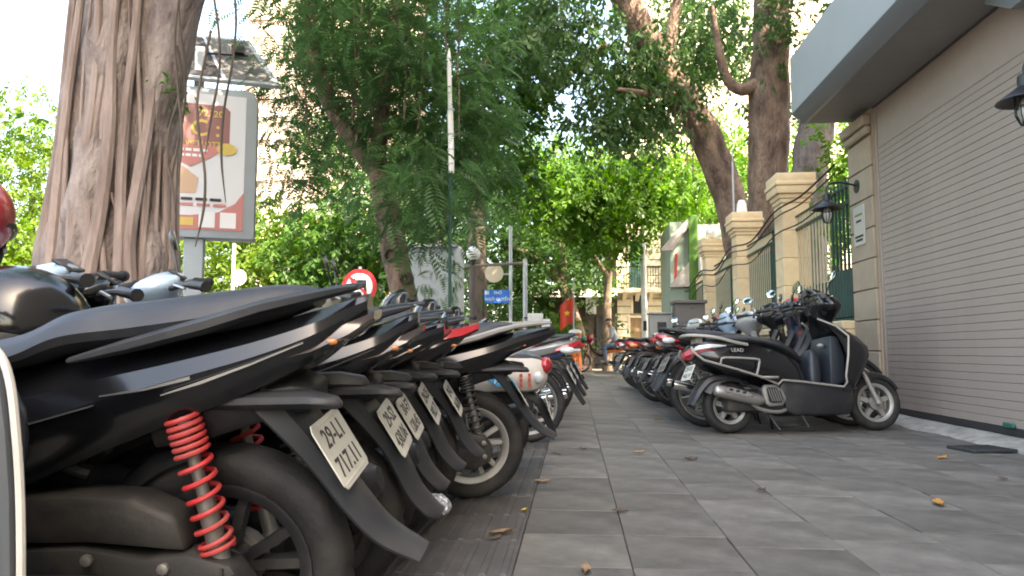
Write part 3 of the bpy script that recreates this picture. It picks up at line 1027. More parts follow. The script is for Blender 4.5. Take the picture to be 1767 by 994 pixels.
def t_pinnate(n=8):
    v, f = [], []
    for i in range(n):
        x = .15 + .85 * i / (n - 1)
        L = .30 * math.sin(PI * (.18 + .75 * i / (n - 1))) + .06
        zz = -.28 * x * x
        for s in (1, -1):
            o = len(v)
            v += [(x, 0, zz), (x + L * .30, s * L * .45, zz - .01), (x + L * .45, s * L, zz - .07), (x + L * .05, s * L * .55, zz - .03)]
            f.append((o, o + 1, o + 2, o + 3))
    return np.array(v, float), f


T_WHORL, T_PINN = t_sprig(7, 4), t_pinnate(8)


def leaves(name, m, parent, blobs, n, tmpl, size, seed, hollow=.55, droop=.35, clump=7, spread=.9):
    """Leaf-sized faces in clumps spread through the blobs (centre, radii, weight)."""
    g = np.random.default_rng(seed)
    tv, tf = tmpl
    tf = np.array(tf)
    w = np.array([q[2] for q in blobs], float)
    w /= w.sum()
    nc = max(1, n // clump)
    which = g.choice(len(blobs), nc, p=w)
    C0 = np.array([q[0] for q in blobs], float)[which]
    RR = np.array([q[1] for q in blobs], float)[which]
    d = g.normal(size=(nc, 3))
    d /= np.linalg.norm(d, axis=1, keepdims=True)
    rad = (hollow ** 3 + (1 - hollow ** 3) * g.random(nc)) ** (1 / 3)
    lump = 1 + .22 * np.sin(d[:, :1] * 5 + which[:, None]) * np.cos(d[:, 1:2] * 6 + 2 * which[:, None])
    P = C0 + d * RR * rad[:, None] * lump
    P = np.repeat(P, clump, 0) + g.normal(size=(nc * clump, 3)) * size * spread
    out = np.repeat(d, clump, 0)
    N = len(P)
    az = np.arctan2(out[:, 1], out[:, 0]) + g.normal(size=N) * 1.1
    pitch = -droop + g.normal(size=N) * .45
    roll = g.normal(size=N) * .5
    sc = size * g.uniform(.65, 1.3, N)
    ca, sa, cp, sp, cr, sr = np.cos(az), np.sin(az), np.cos(pitch), np.sin(pitch), np.cos(roll), np.sin(roll)
    X = np.stack([ca * cp, sa * cp, sp], 1)
    Y0 = np.stack([-sa, ca, np.zeros(N)], 1)
    Z0 = np.cross(X, Y0)
    Y = Y0 * cr[:, None] + Z0 * sr[:, None]
    Z = np.cross(X, Y)
    V = P[:, None, :] + sc[:, None, None] * (tv[None, :, 0, None] * X[:, None] + tv[None, :, 1, None] * Y[:, None] + tv[None, :, 2, None] * Z[:, None])
    F = (tf[None] + (np.arange(N) * len(tv))[:, None, None]).reshape(-1, 4)
    me = bpy.data.meshes.new(name)
    me.vertices.add(N * len(tv))
    me.vertices.foreach_set("co", V.ravel())
    me.loops.add(F.size)
    me.loops.foreach_set("vertex_index", F.ravel().astype(np.int32))
    me.polygons.add(len(F))
    me.polygons.foreach_set("loop_start", np.arange(0, F.size, 4, dtype=np.int32))
    me.polygons.foreach_set("loop_total", np.full(len(F), 4, dtype=np.int32))
    me.update(calc_edges=True)
    me.materials.append(m)
    return obj(name, me, parent)


def limb(b, pts, rad, seed=0, n=22, k=6, rough=.10, flutes=0, fl=.1):
    """A bark-covered limb: an uneven tapering tube through pts."""
    Q = catmull([(*p, q) for p, q in zip(pts, rad)], k)
    P = [Vector(q[:3]) for q in Q]
    u = None
    rings = []
    for i, p in enumerate(P):
        T = (P[min(i + 1, len(P) - 1)] - P[max(i - 1, 0)]).normalized()
        u = (T.orthogonal() if u is None else (u - T * u.dot(T))).normalized()
        w = T.cross(u)
        ring = []
        for j in range(n):
            a = 2 * PI * j / n
            d = u * math.cos(a) + w * math.sin(a)
            s = 1 + rough * noise.noise(p * 1.7 + d * 1.2 + Vector((seed, 0, 0))) + rough * .6 * noise.noise(Vector((p.x * 2, p.y * 2, p.z * 2.2)) + d * 3.5 + Vector((0, seed, 0))) + rough * .35 * noise.noise(Vector((0, seed, p.z * 3)) + d * 9)
            if flutes:
                s += fl * (abs(math.sin(a * flutes / 2 + seed + .6 * noise.noise(Vector((p.z * .6, seed, a))))) - .5)
            ring.append(tuple(p + d * Q[i][3] * s))
        rings.append(ring)
    b.rings(rings)


def tree(name, label, at, trunk, rad, bark, group=None, branches=(), seed=0, flutes=0, fl=.1, n=36, k=10):
    """trunk points are world coordinates; at is the foot."""
    t = thing(name, label, "tree", at, group=group)
    A = Vector(at)
    loc = lambda ps: [tuple(Vector(p) - A) for p in ps]
    b = MB()
    limb(b, loc(trunk), rad, seed, n, k, .12, flutes, fl)
    tr = b.build("trunk", bark, t, angle=60)
    for i, (ps, rr) in enumerate(branches):
        b = MB()
        limb(b, loc(ps), rr, seed + i + 3, 12, 5, .12)
        b.build("branch", bark, t, angle=60)
    return t, A


def crown(t, A, m, blobs, n, tmpl, size, seed, **kw):
    bl = [((c[0] - A.x, c[1] - A.y, c[2] - A.z), r, w) for c, r, w in blobs]
    return leaves("crown", m, t, bl, n, tmpl, size, seed, **kw)


# 1. banyan on the left with its curtain of aerial roots
t, A = tree("banyan_tree", "massive grey brown banyan trunk draped in aerial roots on the left", (-3.95, 5.9, 0),
            [(-4.05, 5.9, -.1), (-4.05, 5.9, .5), (-4.06, 5.9, 1.3), (-4.04, 5.9, 2.2), (-4.0, 5.9, 3.0), (-4.0, 5.95, 4.2), (-4.1, 6.0, 6.0)], [.80, .64, .525, .455, .43, .40, .36], BARKG, None,
            [([(-3.82, 5.85, 2.3), (-3.66, 5.85, 3.0), (-3.46, 5.8, 3.8), (-3.1, 5.7, 5.0)], [.20, .22, .20, .18]), ([(-3.9, 6, 5.0), (-4.6, 6.4, 6.0), (-5.6, 7, 7)], [.3, .22, .1])], 4, 5, .24, 56, 10)
rr = random.Random(11)
for i in range(30):
    a = R(rr.uniform(-175, 0))                 # camera side and flanks
    r0 = rr.choice((.014, .018, .026, .036, .05, .065))
    ztop = rr.uniform(2.2, 4.4)
    pts, rad = [], []
    wob = rr.uniform(-1.0, 1.0)
    nseg = 7
    for j in range(nseg):
        u = j / (nseg - 1)
        z = ztop * (1 - u) - .05 * u
        base = np.interp(z, [-.1, .5, 1.3, 2.2, 3.0, 4.2], [.80, .66, .54, .46, .44, .41])
        aa = a + wob * .35 * math.sin(u * 4 + i) + .06 * math.sin(u * 9 + i * 2)
        q = base + r0 * .35 + (.05 if j == nseg - 2 else 0) * rr.random()
        if u > .85:
            q += .06 + .12 * rr.random()
        pts.append((math.cos(aa) * q - .09 + .01 * z, math.sin(aa) * q, z))
        rad.append(r0 * (.55 + .65 * u))
    b = MB()
    b.tube(pts, rad, 8, k=5)
    b.build("aerial_root", ROOT, t)
for i in range(6):                            # thin hanging strands on the right flank
    x0, y0 = rr.uniform(.50, .92), rr.uniform(-.5, .1)
    z1, z0 = rr.uniform(3.2, 4.6), rr.uniform(1.3, 2.6)
    b = MB()
    b.tube([(x0 + .05 * math.sin(q * 1.3 + i), y0, z1 + (z0 - z1) * q / 6) for q in range(7)], [.011] * 6 + [.004], 5, k=4)
    b.build("hanging_root", BARKD, t)
crown(t, A, LF_MID, [((-4.3, 6.4, 7.2), (2.6, 2.4, 1.6), 1), ((-2.2, 5.4, 6.9), (2.0, 2.2, 1.3), .8), ((-3.2, 3.6, 6.6), (2.2, 1.8, 1.0), .6), ((-2.7, 6.4, 8.8), (2.6, 2.2, 1.3), 1.3), ((-4.4, 7.6, 8.2), (1.8, 1.4, 1.2), .8)], 8600, T_OVATE, .15, 21, droop=.6)  # highest leaf mass, out of view, added to shade the solar panel
leaves("leaf_spray", LF_MID, t, [((.52, -.1, 3.05), (.10, .2, .35), 1), ((-.62, -.3, 2.6), (.08, .1, .10), .25)], 90, T_OVATE, .07, 5, droop=.7)["kind"] = "stuff"

# 2. feathery tree behind the left row
t, A = tree("feathery_tree", "slanting brown tree with knotty trunk and dark feathery foliage behind the left row", (-2.05, 9.3, 0),
            [(-1.85, 9.3, -.05), (-2.1, 9.3, .8), (-2.28, 9.3, 1.5), (-2.42, 9.3, 2.1), (-2.55, 9.3, 2.8), (-2.72, 9.3, 3.4)], [.22, .19, .175, .17, .165, .15], BARK, None,
            [([(-2.62, 9.3, 3.1), (-2.95, 9.2, 3.5), (-3.30, 9.1, 4.1), (-3.55, 9.0, 5.2), (-3.6, 9, 6.5)], [.13, .12, .11, .09, .06]), ([(-2.66, 9.3, 3.2), (-2.62, 9.4, 4.0), (-2.5, 9.4, 5.2), (-2.2, 9.3, 6.6)], [.12, .10, .09, .05]),
             ([(-2.6, 9.4, 3.6), (-1.9, 9.6, 4.3), (-1.2, 9.8, 4.8)], [.07, .06, .03]), ([(-3.4, 9.1, 4.4), (-3.9, 9.8, 4.9), (-4.4, 10.3, 5.0)], [.07, .05, .02])], 9)
for c, r0 in (((-2.40, 9.14, 1.93), .085), ((-2.20, 9.14, 1.62), .075)):
    b = MB()
    v = Vector(c) - A
    b.lathe([(.001, .03), (r0 * .5, .02), (r0 * .62, -.03), (r0 * .9, -.05), (r0 * 1.1, -.02), (r0 * 1.25, .10)], 14, 'y', tuple(v))
    b.build("knot", BARKD, t)
crown(t, A, LF_DARK, [((-3.75, 10.2, 5.0), (.95, .8, 1.3), 1.1), ((-4.0, 10.3, 3.5), (.7, .6, .6), .4), ((-2.9, 9.0, 4.6), (1.0, 1.1, 1.4), 1.2), ((-2.0, 9.2, 4.4), (1.0, 1.2, 1.5), 1.4), ((-1.65, 9.6, 3.6), (.65, 1.0, 1.1), 1.0), ((-1.85, 8.3, 2.5), (.42, .5, .45), .45), ((-3.0, 9.4, 6.4), (2.0, 1.7, 1.2), 1.2)],
      4600, T_PINN, .30, 31, hollow=.25, droop=.45, clump=5)
leaves("leaf_spray", LF_MID, t, [((.12, -.15, 1.75), (.45, .25, .45), 1)], 60, T_PINN, .2, 8, droop=.8)["kind"] = "stuff"
for i in range(9):
    x0 = rr.uniform(-1.6, 1.0)
    b = MB()
    b.tube([(x0 + .03 * math.sin(q + i), rr.uniform(-.8, -.4), 6.5 - q * rr.uniform(.45, .6)) for q in range(7)], .013, 5, k=3)
    b.build("hanging_root", BARK, t)

# 3-5. the three big trunks behind the fence
t, A = tree("leaning_tree", "thick brown trunk leaning left over the path from behind the fence", (3.7, 15.5, 0),
            [(3.75, 15.5, -.1), (3.68, 15.5, 1.6), (3.5, 15.5, 3.4), (3.15, 15.5, 4.6), (2.75, 15.4, 5.6), (2.30, 15.3, 6.3), (1.65, 15.2, 7.4), (1.0, 15, 8.6), (.2, 14.8, 10.2)], [.42, .38, .34, .33, .32, .32, .31, .29, .25], BARK, None,
            [([(2.2, 15.3, 6.5), (2.1, 15.1, 7.2), (2.3, 15, 8.4)], [.18, .14, .10]), ([(2.4, 15.2, 6.2), (1.6, 14.6, 6.0), (.9, 14, 5.9)], [.12, .08, .04]), ([(.6, 15, 9.4), (-1.2, 14.6, 10.4)], [.2, .1])], 15)
for i in range(5):
    b = MB()
    x0 = 2.05 + .12 * i
    b.tube([(x0 - A.x, -.42, 6.6 - .3 * i - q * .28 - A.z) for q in range(5)], .016, 5)
    b.build("hanging_root", ROOT, t)
crown(t, A, LF_DEEP, [((1.2, 15.4, 6.0), (1.1, 1.0, .7), 1.0), ((-.3, 13.8, 6.8), (.9, 1.2, .8), .9), ((1.55, 14.6, 6.75), (.45, .35, .55), .22), ((2.15, 14.75, 6.0), (.35, .3, .4), .14), ((2.9, 16.4, 8.4), (1.6, 1.2, 1.2), 1.0), ((-.6, 13.5, 8.2), (1.2, 1.4, 1.0), 1.0), ((.8, 15.6, 7.2), (.9, .9, .7), .6), ((2.2, 17.2, 6.9), (1.1, .8, 1.2), .9), ((3.3, 17.4, 8.6), (1.2, .9, 1.6), .9), ((.5, 14, 10.4), (3.4, 2.6, 1.5), 1.0), ((.8, 14.6, 5.3), (.6, .6, .45), .3)],
      3700, T_WHORL, .30, 41, hollow=.3, droop=1.2, clump=4)
t, A = tree("straight_tree", "broad straight reddish trunk standing behind the cone lamp pillar", (3.95, 14.6, 0),
            [(3.9, 14.6, -.1), (3.92, 14.6, 2.0), (3.93, 14.6, 3.6), (3.98, 14.6, 5.0), (4.02, 14.6, 6.0), (4.12, 14.6, 7.8), (4.2, 14.6, 10)], [.46, .42, .39, .39, .38, .34, .28], BARK, None,
            [([(3.75, 14.5, 6.1), (3.4, 14.4, 5.95), (3.1, 14.3, 6.15), (2.95, 14.2, 6.7), (2.8, 14.1, 7.6)], [.14, .12, .10, .08, .05]), ([(4.1, 14.6, 8.5), (5.2, 14.2, 10)], [.2, .1])], 25, 5, .08)
crown(t, A, LF_DEEP, [((4.1, 14.0, 6.9), (.45, .5, .8), .5), ((3.0, 15.6, 7.6), (.9, .7, 1.2), .9), ((4.6, 16.5, 6.6), (.8, .7, 1.2), .7), ((4.3, 13.5, 9.4), (2.2, 2, 1.2), 1.4), ((5.8, 14, 9.5), (2.4, 2.2, 1.5), 1.2)], 900, T_WHORL, .30, 42, hollow=.3, droop=1.1, clump=4)
t, A = tree("shaded_tree", "grey trunk leaning right beneath the canopy end behind the fence", (4.45, 14.0, 0),
            [(4.35, 14, -.1), (4.45, 14, 2.5), (4.56, 14, 4.2), (4.76, 14, 5.2), (5.2, 14, 7)], [.38, .36, .33, .31, .26], BARKG, None, [([(4.68, 13.8, 4.9), (5.1, 13.7, 6.2)], [.12, .08])], 35)
crown(t, A, LF_DEEP, [((6.4, 13.5, 8.6), (2.5, 2, 1.8), 1), ((8, 15, 9.5), (2.6, 2.4, 2), 1)], 1500, T_WHORL, .34, 43, hollow=.3, clump=4)  # leaf mass out of view, thickened to shade the kiosk
t, A = tree("yard_tree", "bright leafy young tree in the yard behind the iron fence", (5.0, 12.6, 0), [(5.0, 12.6, -.1), (5.05, 12.6, 2), (5.0, 12.6, 3.6)], [.1, .08, .05], BARK)
crown(t, A, LF_BRIGHT, [((5.0, 12.4, 3.9), (.8, .8, .9), 1), ((4.6, 12.2, 2.9), (.6, .6, .6), .5), ((5.6, 12.4, 4.4), (.7, .7, .6), .5)], 520, T_WHORL, .26, 44, hollow=.2, clump=4)

# 6. round bright crown over the path end
t, A = tree("street_tree", "slim pale trunk with round bright green crown at the end of the path", (1.1, 24.6, 0),
            [(1.1, 24.6, -.1), (1.12, 24.6, 1.2), (1.12, 24.5, 2.4), (1.16, 24, 3.6), (1.2, 23, 4.9)], [.17, .15, .14, .13, .10], mat("bark_tan", (.20, .14, .095), .9, col2=(.34, .25, .18), vscale=5, bump=.5), None,
            [([(1.14, 24.1, 3.3), (1.7, 22.8, 4.3), (2.6, 21.6, 4.9)], [.09, .06, .03]), ([(1.13, 24.1, 3.2), (.3, 22.8, 4.1), (-.6, 21.6, 4.7)], [.09, .06, .03])], 45)
crown(t, A, LF_BRIGHT, [((-.5, 21, 5.0), (1.2, 1.2, .85), 1), ((.6, 20.8, 4.7), (1.0, 1.1, .85), .9), ((1.6, 20.9, 5.2), (1.2, 1.2, .95), 1.1), ((2.9, 21, 5.4), (1.1, 1.2, .8), .8), ((.3, 21, 6.0), (1.4, 1.2, .8), .9), ((2.2, 21.2, 6.2), (1.3, 1.2, .7), .7), ((-1.3, 21.3, 5.9), (.9, 1, .7), .4), ((1.1, 21, 3.95), (.7, .6, .35), .3)],
      3600, T_WHORL, .34, 51, hollow=.45, droop=.9, clump=5)

# 7-8. darker trees further back in the middle
t, A = tree("dark_tree", "dark trunk forking left with deep green foliage behind the lamp post", (-.35, 25.5, 0),
            [(.35, 25.5, -.1), (.05, 25.5, 1.6), (-.35, 25.5, 3.0), (-.5, 25.5, 4.6)], [.28, .24, .2, .16], BARK, "dark trees at the path end",
            [([(-.3, 25.5, 2.9), (-1.4, 25.4, 4.0), (-2.6, 25.3, 4.5)], [.19, .15, .1])], 55)
crown(t, A, LF_DEEP, [((-1.6, 25, 3.4), (1.7, 1.2, 1.5), 1.1), ((-.6, 25, 5.0), (1.6, 1.4, 1.3), 1), ((.5, 25.2, 3.4), (.7, .8, .9), .4), ((-3.0, 25.2, 4.8), (1.7, 1.4, 1.6), 1.2)], 1200, T_WHORL, .42, 61, hollow=.3, clump=4)
t, A = tree("dark_tree", "upright dark trunk with a broad crown behind the segmented white mast", (-2.6, 19.4, 0),
            [(-2.6, 19.4, -.1), (-2.65, 19.4, 3), (-2.75, 19.4, 5.4), (-2.85, 19.2, 8)], [.26, .24, .24, .18], BARKD, "dark trees at the path end", [([(-2.75, 19.2, 5.8), (-1.0, 17.8, 7.2), (.9, 17.4, 8.3)], [.17, .16, .13])], 65)
crown(t, A, LF_MID, [((-1.6, 15.4, 5.9), (.9, .9, 1.2), 1), ((-1.0, 15.4, 7.2), (1.1, 1, 1), 1), ((-2.4, 15.2, 7.6), (1.6, 1.2, 1.2), 1.1), ((-4.2, 15.4, 7.4), (1.6, 1.2, 1.4), .9), ((-1.4, 15.6, 4.6), (.8, .7, .6), .5), ((-1.6, 15, 9.6), (3.2, 2.4, 1.2), 1.6)], 3300, T_WHORL, .32, 62, hollow=.3, clump=4)
t, A = tree("dark_tree", "shaded tree with low dense leaves left of the dark forked trunk", (-4.5, 23, 0), [(-4.5, 23, -.1), (-4.4, 23, 3), (-4.3, 23, 6)], [.26, .22, .15], BARKD, "dark trees at the path end", [], 75)
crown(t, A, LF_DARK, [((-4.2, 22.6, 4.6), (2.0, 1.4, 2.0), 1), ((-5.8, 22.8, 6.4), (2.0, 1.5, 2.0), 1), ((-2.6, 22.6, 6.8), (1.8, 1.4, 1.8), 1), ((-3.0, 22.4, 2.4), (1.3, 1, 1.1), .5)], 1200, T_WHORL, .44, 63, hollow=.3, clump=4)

for i, (x, y, m_, lab) in enumerate(((-8.6, 25.5, LF_MID, "broad low leafy tree behind the metal cabinet"), (-5.6, 27.0, LF_DEEP, "dense tree behind the globe lamp arm"), (-2.2, 28.0, LF_MID, "dense tree behind the slim pale pole"), (.2, 29.5, LF_DEEP, "dense tree behind the flag and shed"))):
    t, A = tree("dark_tree", lab, (x, y, 0), [(x, y, -.1), (x + .1, y, 2), (x - .1, y, 5)], [.24, .2, .14], BARKD, "dark trees at the path end", [], 140 + i)
    crown(t, A, m_, [((x, y - .5, 1.9), (1.8, .9, 1.5), 1), ((x - .6, y - .4, 4.2), (1.9, 1, 1.5), 1), ((x + .9, y - .4, 6.2), (2.0, 1.1, 1.6), 1), ((x - .3, y, 8.2), (2.1, 1.2, 1.5), .8)], 2000, T_WHORL, .46, 150 + i, hollow=.2, droop=.8, clump=4)

# 9. sunlit trees on the far side of the road
for i, (x, y, h, w, lab) in enumerate(((-13.0, 27, 5.2, 2.9, "sunlit yellow green tree spreading right of the light box"), (-9.3, 29, 5.4, 2.6, "sunlit yellow green tree behind the no left turn sign"), (-24.6, 30, 10.5, 3.6, "pale sunlit tree at the far left edge beyond the banyan"), (-22.6, 27, 4.6, 2.8, "low sunlit tree at the far left beside the banyan"))):
    t, A = tree("sunlit_tree", lab, (x, y, 0), [(x, y, -.3), (x + .1, y, h * .4), (x, y, h * .75)], [.24, .2, .12], BARKD, "sunlit trees across the road", [], 80 + i)
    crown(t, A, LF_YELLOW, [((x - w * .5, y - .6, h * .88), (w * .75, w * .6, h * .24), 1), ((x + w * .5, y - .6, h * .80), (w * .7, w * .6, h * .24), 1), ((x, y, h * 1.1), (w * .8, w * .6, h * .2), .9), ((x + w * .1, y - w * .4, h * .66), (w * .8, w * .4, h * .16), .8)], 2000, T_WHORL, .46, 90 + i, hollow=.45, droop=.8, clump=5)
for i, (x, y, lab) in enumerate(((5.5, 26, "sunlit tree behind the leaning trunk"), (9.5, 27, "sunlit tree behind the straight trunk and the canopy end"))):
    t, A = tree("sunlit_tree", lab, (x, y, 0), [(x, y, -.3), (x + .1, y, 3), (x, y, 6)], [.24, .2, .12], BARKD, "sunlit trees behind the fence", [], 86 + i)
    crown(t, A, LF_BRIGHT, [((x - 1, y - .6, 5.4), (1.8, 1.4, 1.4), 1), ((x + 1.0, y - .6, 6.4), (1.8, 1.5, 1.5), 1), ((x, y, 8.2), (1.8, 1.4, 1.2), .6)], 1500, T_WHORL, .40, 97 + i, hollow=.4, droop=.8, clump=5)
# shrubs
for i, (x, y, w, h, m_, lab) in enumerate(((-2.3, 19.5, .55, .9, LF_YELLOW, "bright green shrub under the blue street name sign"), (-.35, 23.6, .5, 1.3, LF_YELLOW, "yellow green shrub behind the red flag"), (-1.1, 22.5, .9, 1.2, LF_MID, "mid green shrub between the lamp post and the flag"))):
    t = thing("shrub", lab, "shrub", (x, y, 0), group="shrubs at the path end")
    b = MB()
    for q in range(5):
        b.tube([(0, 0, 0), (.12 * math.cos(q * 1.3), .12 * math.sin(q * 1.3), h * .5), (.3 * w * math.cos(q * 1.3), .3 * w * math.sin(q * 1.3), h)], .014, 5)
    b.build("stems", BARK, t)
    leaves("foliage", m_, t, [((0, 0, h * .75), (w, w * .7, h * .6), 1)], 300, T_WHORL, .26, 120 + i, hollow=.2, droop=.8, clump=4)

# ------------------------------------------------------------------ motorbikes (forward +x, left +y, origin under the rear axle)
def tyre_fn(r, w, grooves=True, n=72):
    def fn(b):
        h = w * 0.5
        prof = [(r - w * 0.80, -h * 0.62), (r - w * 0.62, -h * 0.88), (r - w * 0.36, -h), (r - w * 0.14, -h * 0.86), (r - w * 0.05, -h * 0.55), (r, -h * 0.2),
                (r, h * 0.2), (r - w * 0.05, h * 0.55), (r - w * 0.14, h * 0.86), (r - w * 0.36, h), (r - w * 0.62, h * 0.88), (r - w * 0.80, h * 0.62)]
        m = len(prof)
        vs, fs = [], []
        for i in range(n):
            a = 2 * PI * i / n
            for j, (q, y) in enumerate(prof):
                if grooves and 2 <= j <= 9:
                    d = abs(j - 5.5)
                    if (i + int(d * 1.0)) % 6 == 0:
                        q -= 0.006
                vs.append((q * math.sin(a), y, q * math.cos(a)))
        for i in range(n):
            for j in range(m - 1):
                k = ((i + 1) % n) * m
                fs.append((i * m + j, k + j, k + j + 1, i * m + j + 1))
        b.add(vs, fs)
    return fn


def alloy_fn(r, w, spokes=5, twin=True):
    def fn(b):
        h = w * 0.5
        b.lathe([(r, -h), (r + 0.006, -h), (r + 0.006, -h + 0.006), (r - 0.012, -h + 0.014), (r - 0.018, 0), (r - 0.012, h - 0.014), (r + 0.006, h - 0.006), (r + 0.006, h), (r, h), (r - 0.022, h - 0.012), (r - 0.028, 0), (r - 0.022, -h + 0.012)], 40, 'y', closed=True)
        b.lathe([(0.001, -h * 1.1), (0.030, -h * 1.1), (0.045, -h * 0.6), (0.045, h * 0.6), (0.030, h * 1.1), (0.001, h * 1.1)], 20, 'y')
        for i in range(spokes):
            for s in ((-0.16, 0.16) if twin else (0,)):
                a = 2 * PI * i / spokes
                p0 = Vector((0.035 * math.sin(a + s), 0, 0.035 * math.cos(a + s)))
                p1 = Vector(((r - 0.018) * math.sin(a + s * 1.5), 0, (r - 0.018) * math.cos(a + s * 1.5)))
                d = (p1 - p0).normalized()
                M = frame(d, Vector((0, 1, 0)), d.cross(Vector((0, 1, 0))), p0)
                L = (p1 - p0).length
                wd = 0.010 if twin else 0.019
                b.box(0, L, -h * 0.42, h * 0.42, -wd, wd, M)
    return fn


def wire_fn(r, w):
    def fn(b):
        h = w * 0.5
        b.lathe([(r, -h), (r + 0.006, -h), (r + 0.006, h), (r, h), (r - 0.016, h * 0.4), (r - 0.016, -h * 0.4)], 40, 'y', closed=True)
        b.lathe([(0.001, -0.05), (0.028, -0.05), (0.05, -0.035), (0.05, 0.035), (0.028, 0.05), (0.001, 0.05)], 18, 'y')
        for i in range(28):
            a = 2 * PI * i / 28
            s = 0.045 if i % 2 else -0.045
            o = 0.25 if (i // 2) % 2 else -0.25
            b.tube([(0.045 * math.sin(a + o), s, 0.045 * math.cos(a + o)), ((r - 0.01) * math.sin(a), 0, (r - 0.01) * math.cos(a))], 0.0022, 4, cap=False)
    return fn


def wheel(parent, x, r, w, kind, rimm, steer=None):
    k = (r, w, kind)
    rr = r - w * 0.72 - 0.008
    if kind == 'alloy':
        f = alloy_fn(rr, w * 0.82)
    elif kind == 'alloy5':
        f = alloy_fn(rr, w * 0.82, 5, False)
    else:
        f = wire_fn(rr, w * 0.7)
    o = part(("rim",) + k, f, "wheel", rimm, parent, (x, 0, r), angle=30)
    part(("tyre",) + k, tyre_fn(r, w), "tyre", TYRE, o, angle=50)
    part(("hub",) + k, lambda b: b.lathe([(0.001, -w * .7), (.02, -w * .7), (.02, -w * .55), (.062, -w * .5), (.062, -w * .2), (.001, -w * .2)], 20, 'y'), "hub", ALU, o)
    return o


def sec(x, zb, zt, w, cr=0.55, tw=0.55, flat=0.12):
    """One cross-section ring of a body shell: keel, flank, crease, shoulder, deck."""
    h = zt - zb
    half = [(0, zb), (w * 0.45, zb + flat * h * 0.3), (w * 0.80, zb + h * flat), (w * 0.96, zb + h * cr * 0.62), (w, zb + h * cr), (w * 0.90, zb + h * (cr + (1 - cr) * 0.5)), (w * tw, zt - 0.002), (w * tw * 0.5, zt)]
    ring = [(x, y, z) for y, z in half] + [(x, 0, zt + 0.001)] + [(x, -y, z) for y, z in half[:0:-1]]
    return ring


def shell_fn(keys, k=5):
    def fn(b):
        flatkeys = [np.array(sec(*q)).ravel() for q in keys]
        rings = [p.reshape(-1, 3) for p in catmull(flatkeys, k)]
        b.rings([[tuple(p) for p in r] for r in rings])
    return fn


def oval_fn(keys, n=20, k=4, p=2.4):
    """Upright shell of rounded rings: (z, x centre, half depth, half width)."""
    def fn(b):
        ks = catmull(keys, k)
        rings = []
        for z, xc, d, w in ks:
            ring = []
            for j in range(n):
                a = 2 * PI * j / n
                ca, sa = math.cos(a), math.sin(a)
                ring.append((xc + d * math.copysign(abs(ca) ** (2 / p), ca), w * math.copysign(abs(sa) ** (2 / p), sa), z))
            rings.append(ring)
        b.rings(rings)
    return fn


def arc_fender_fn(r, w, a0, a1, th=0.004, n=14, lip=0.35, flare=0.0):
    """A mudguard round a wheel at the origin; angles in degrees from straight up towards the front."""
    def fn(b):
        rings = []
        for i in range(n + 1):
            a = R(a0 + (a1 - a0) * i / n)
            ww = w * (1 + flare * i / n)
            ring = []
            prof = [(-ww, -lip * ww), (-ww * 0.8, 0.0 - lip * 0.25 * ww), (-ww * 0.4, 0.006), (0, 0.009), (ww * 0.4, 0.006), (ww * 0.8, -lip * 0.25 * ww), (ww, -lip * ww)]
            inn = [(y * 0.96, q - th) for y, q in prof[::-1]]
            for y, q in prof + inn:
                ring.append(((r + q) * math.sin(a), y, (r + q) * math.cos(a)))
            rings.append(ring)
        b.rings(rings)
    return fn


def strip_fn(pts, w, th, n=6, side=(0, 1, 0)):
    """A blade following pts: width across y, thickness th."""
    def fn(b):
        P = [Vector(p[:3]) for p in catmull(pts, n)]
        Wd = [p[3] for p in catmull(pts, n)]
        rings = []
        for i, p in enumerate(P):
            d = (P[min(i + 1, len(P) - 1)] - P[max(i - 1, 0)]).normalized()
            nrm = Vector((0, 1, 0)).cross(d).normalized()
            q = Wd[i]
            prof = [(-q, -0.35 * q), (-q * .8, 0), (-q * .3, .012), (0, .014), (q * .3, .012), (q * .8, 0), (q, -.35 * q)]
            inn = [(y * .95, h - th) for y, h in prof[::-1]]
            rings.append([tuple(p + Vector((0, y, 0)) + nrm * h) for y, h in prof + inn])
        b.rings(rings)
    return fn


def spring_fn(p0, p1, rad, wire, turns, tight=0.35):
    def fn(b):
        a, c = Vector(p0), Vector(p1)
        d = (c - a)
        u = d.orthogonal().normalized()
        w = d.normalized().cross(u)
        n = int(turns * 14)
        pts = []
        for i in range(n + 1):
            t = i / n
            # the coils sit close together at the top and at the very foot
            s = float(np.interp(t, [0, .42, .88, 1], [0, .27, .93, 1]))
            ang = 2 * PI * turns * t
            pts.append(tuple(a + d * s + (u * math.cos(ang) + w * math.sin(ang)) * rad))
        b.tube(pts, wire, 7)
    return fn


def shock(parent, p0, p1, springm, rad=0.026, wire=0.0048, turns=11, y=None):
    a, c = Vector(p0), Vector(p1)
    k = (tuple(p0), tuple(p1), rad)
    o = part(("shock",) + k, lambda b: (b.tube([tuple(a), tuple(a.lerp(c, .55))], .012, 10), b.tube([tuple(a.lerp(c, .5)), tuple(c)], .018, 10), b.sphere(tuple(a), .013, 10, 6), b.sphere(tuple(c), .024, 10, 6)), "shock_absorber", ALU, parent)
    part(("spring",) + k + (wire, turns), spring_fn(a.lerp(c, .05), a.lerp(c, .80), rad, wire, turns), "spring", springm, o)
    return o


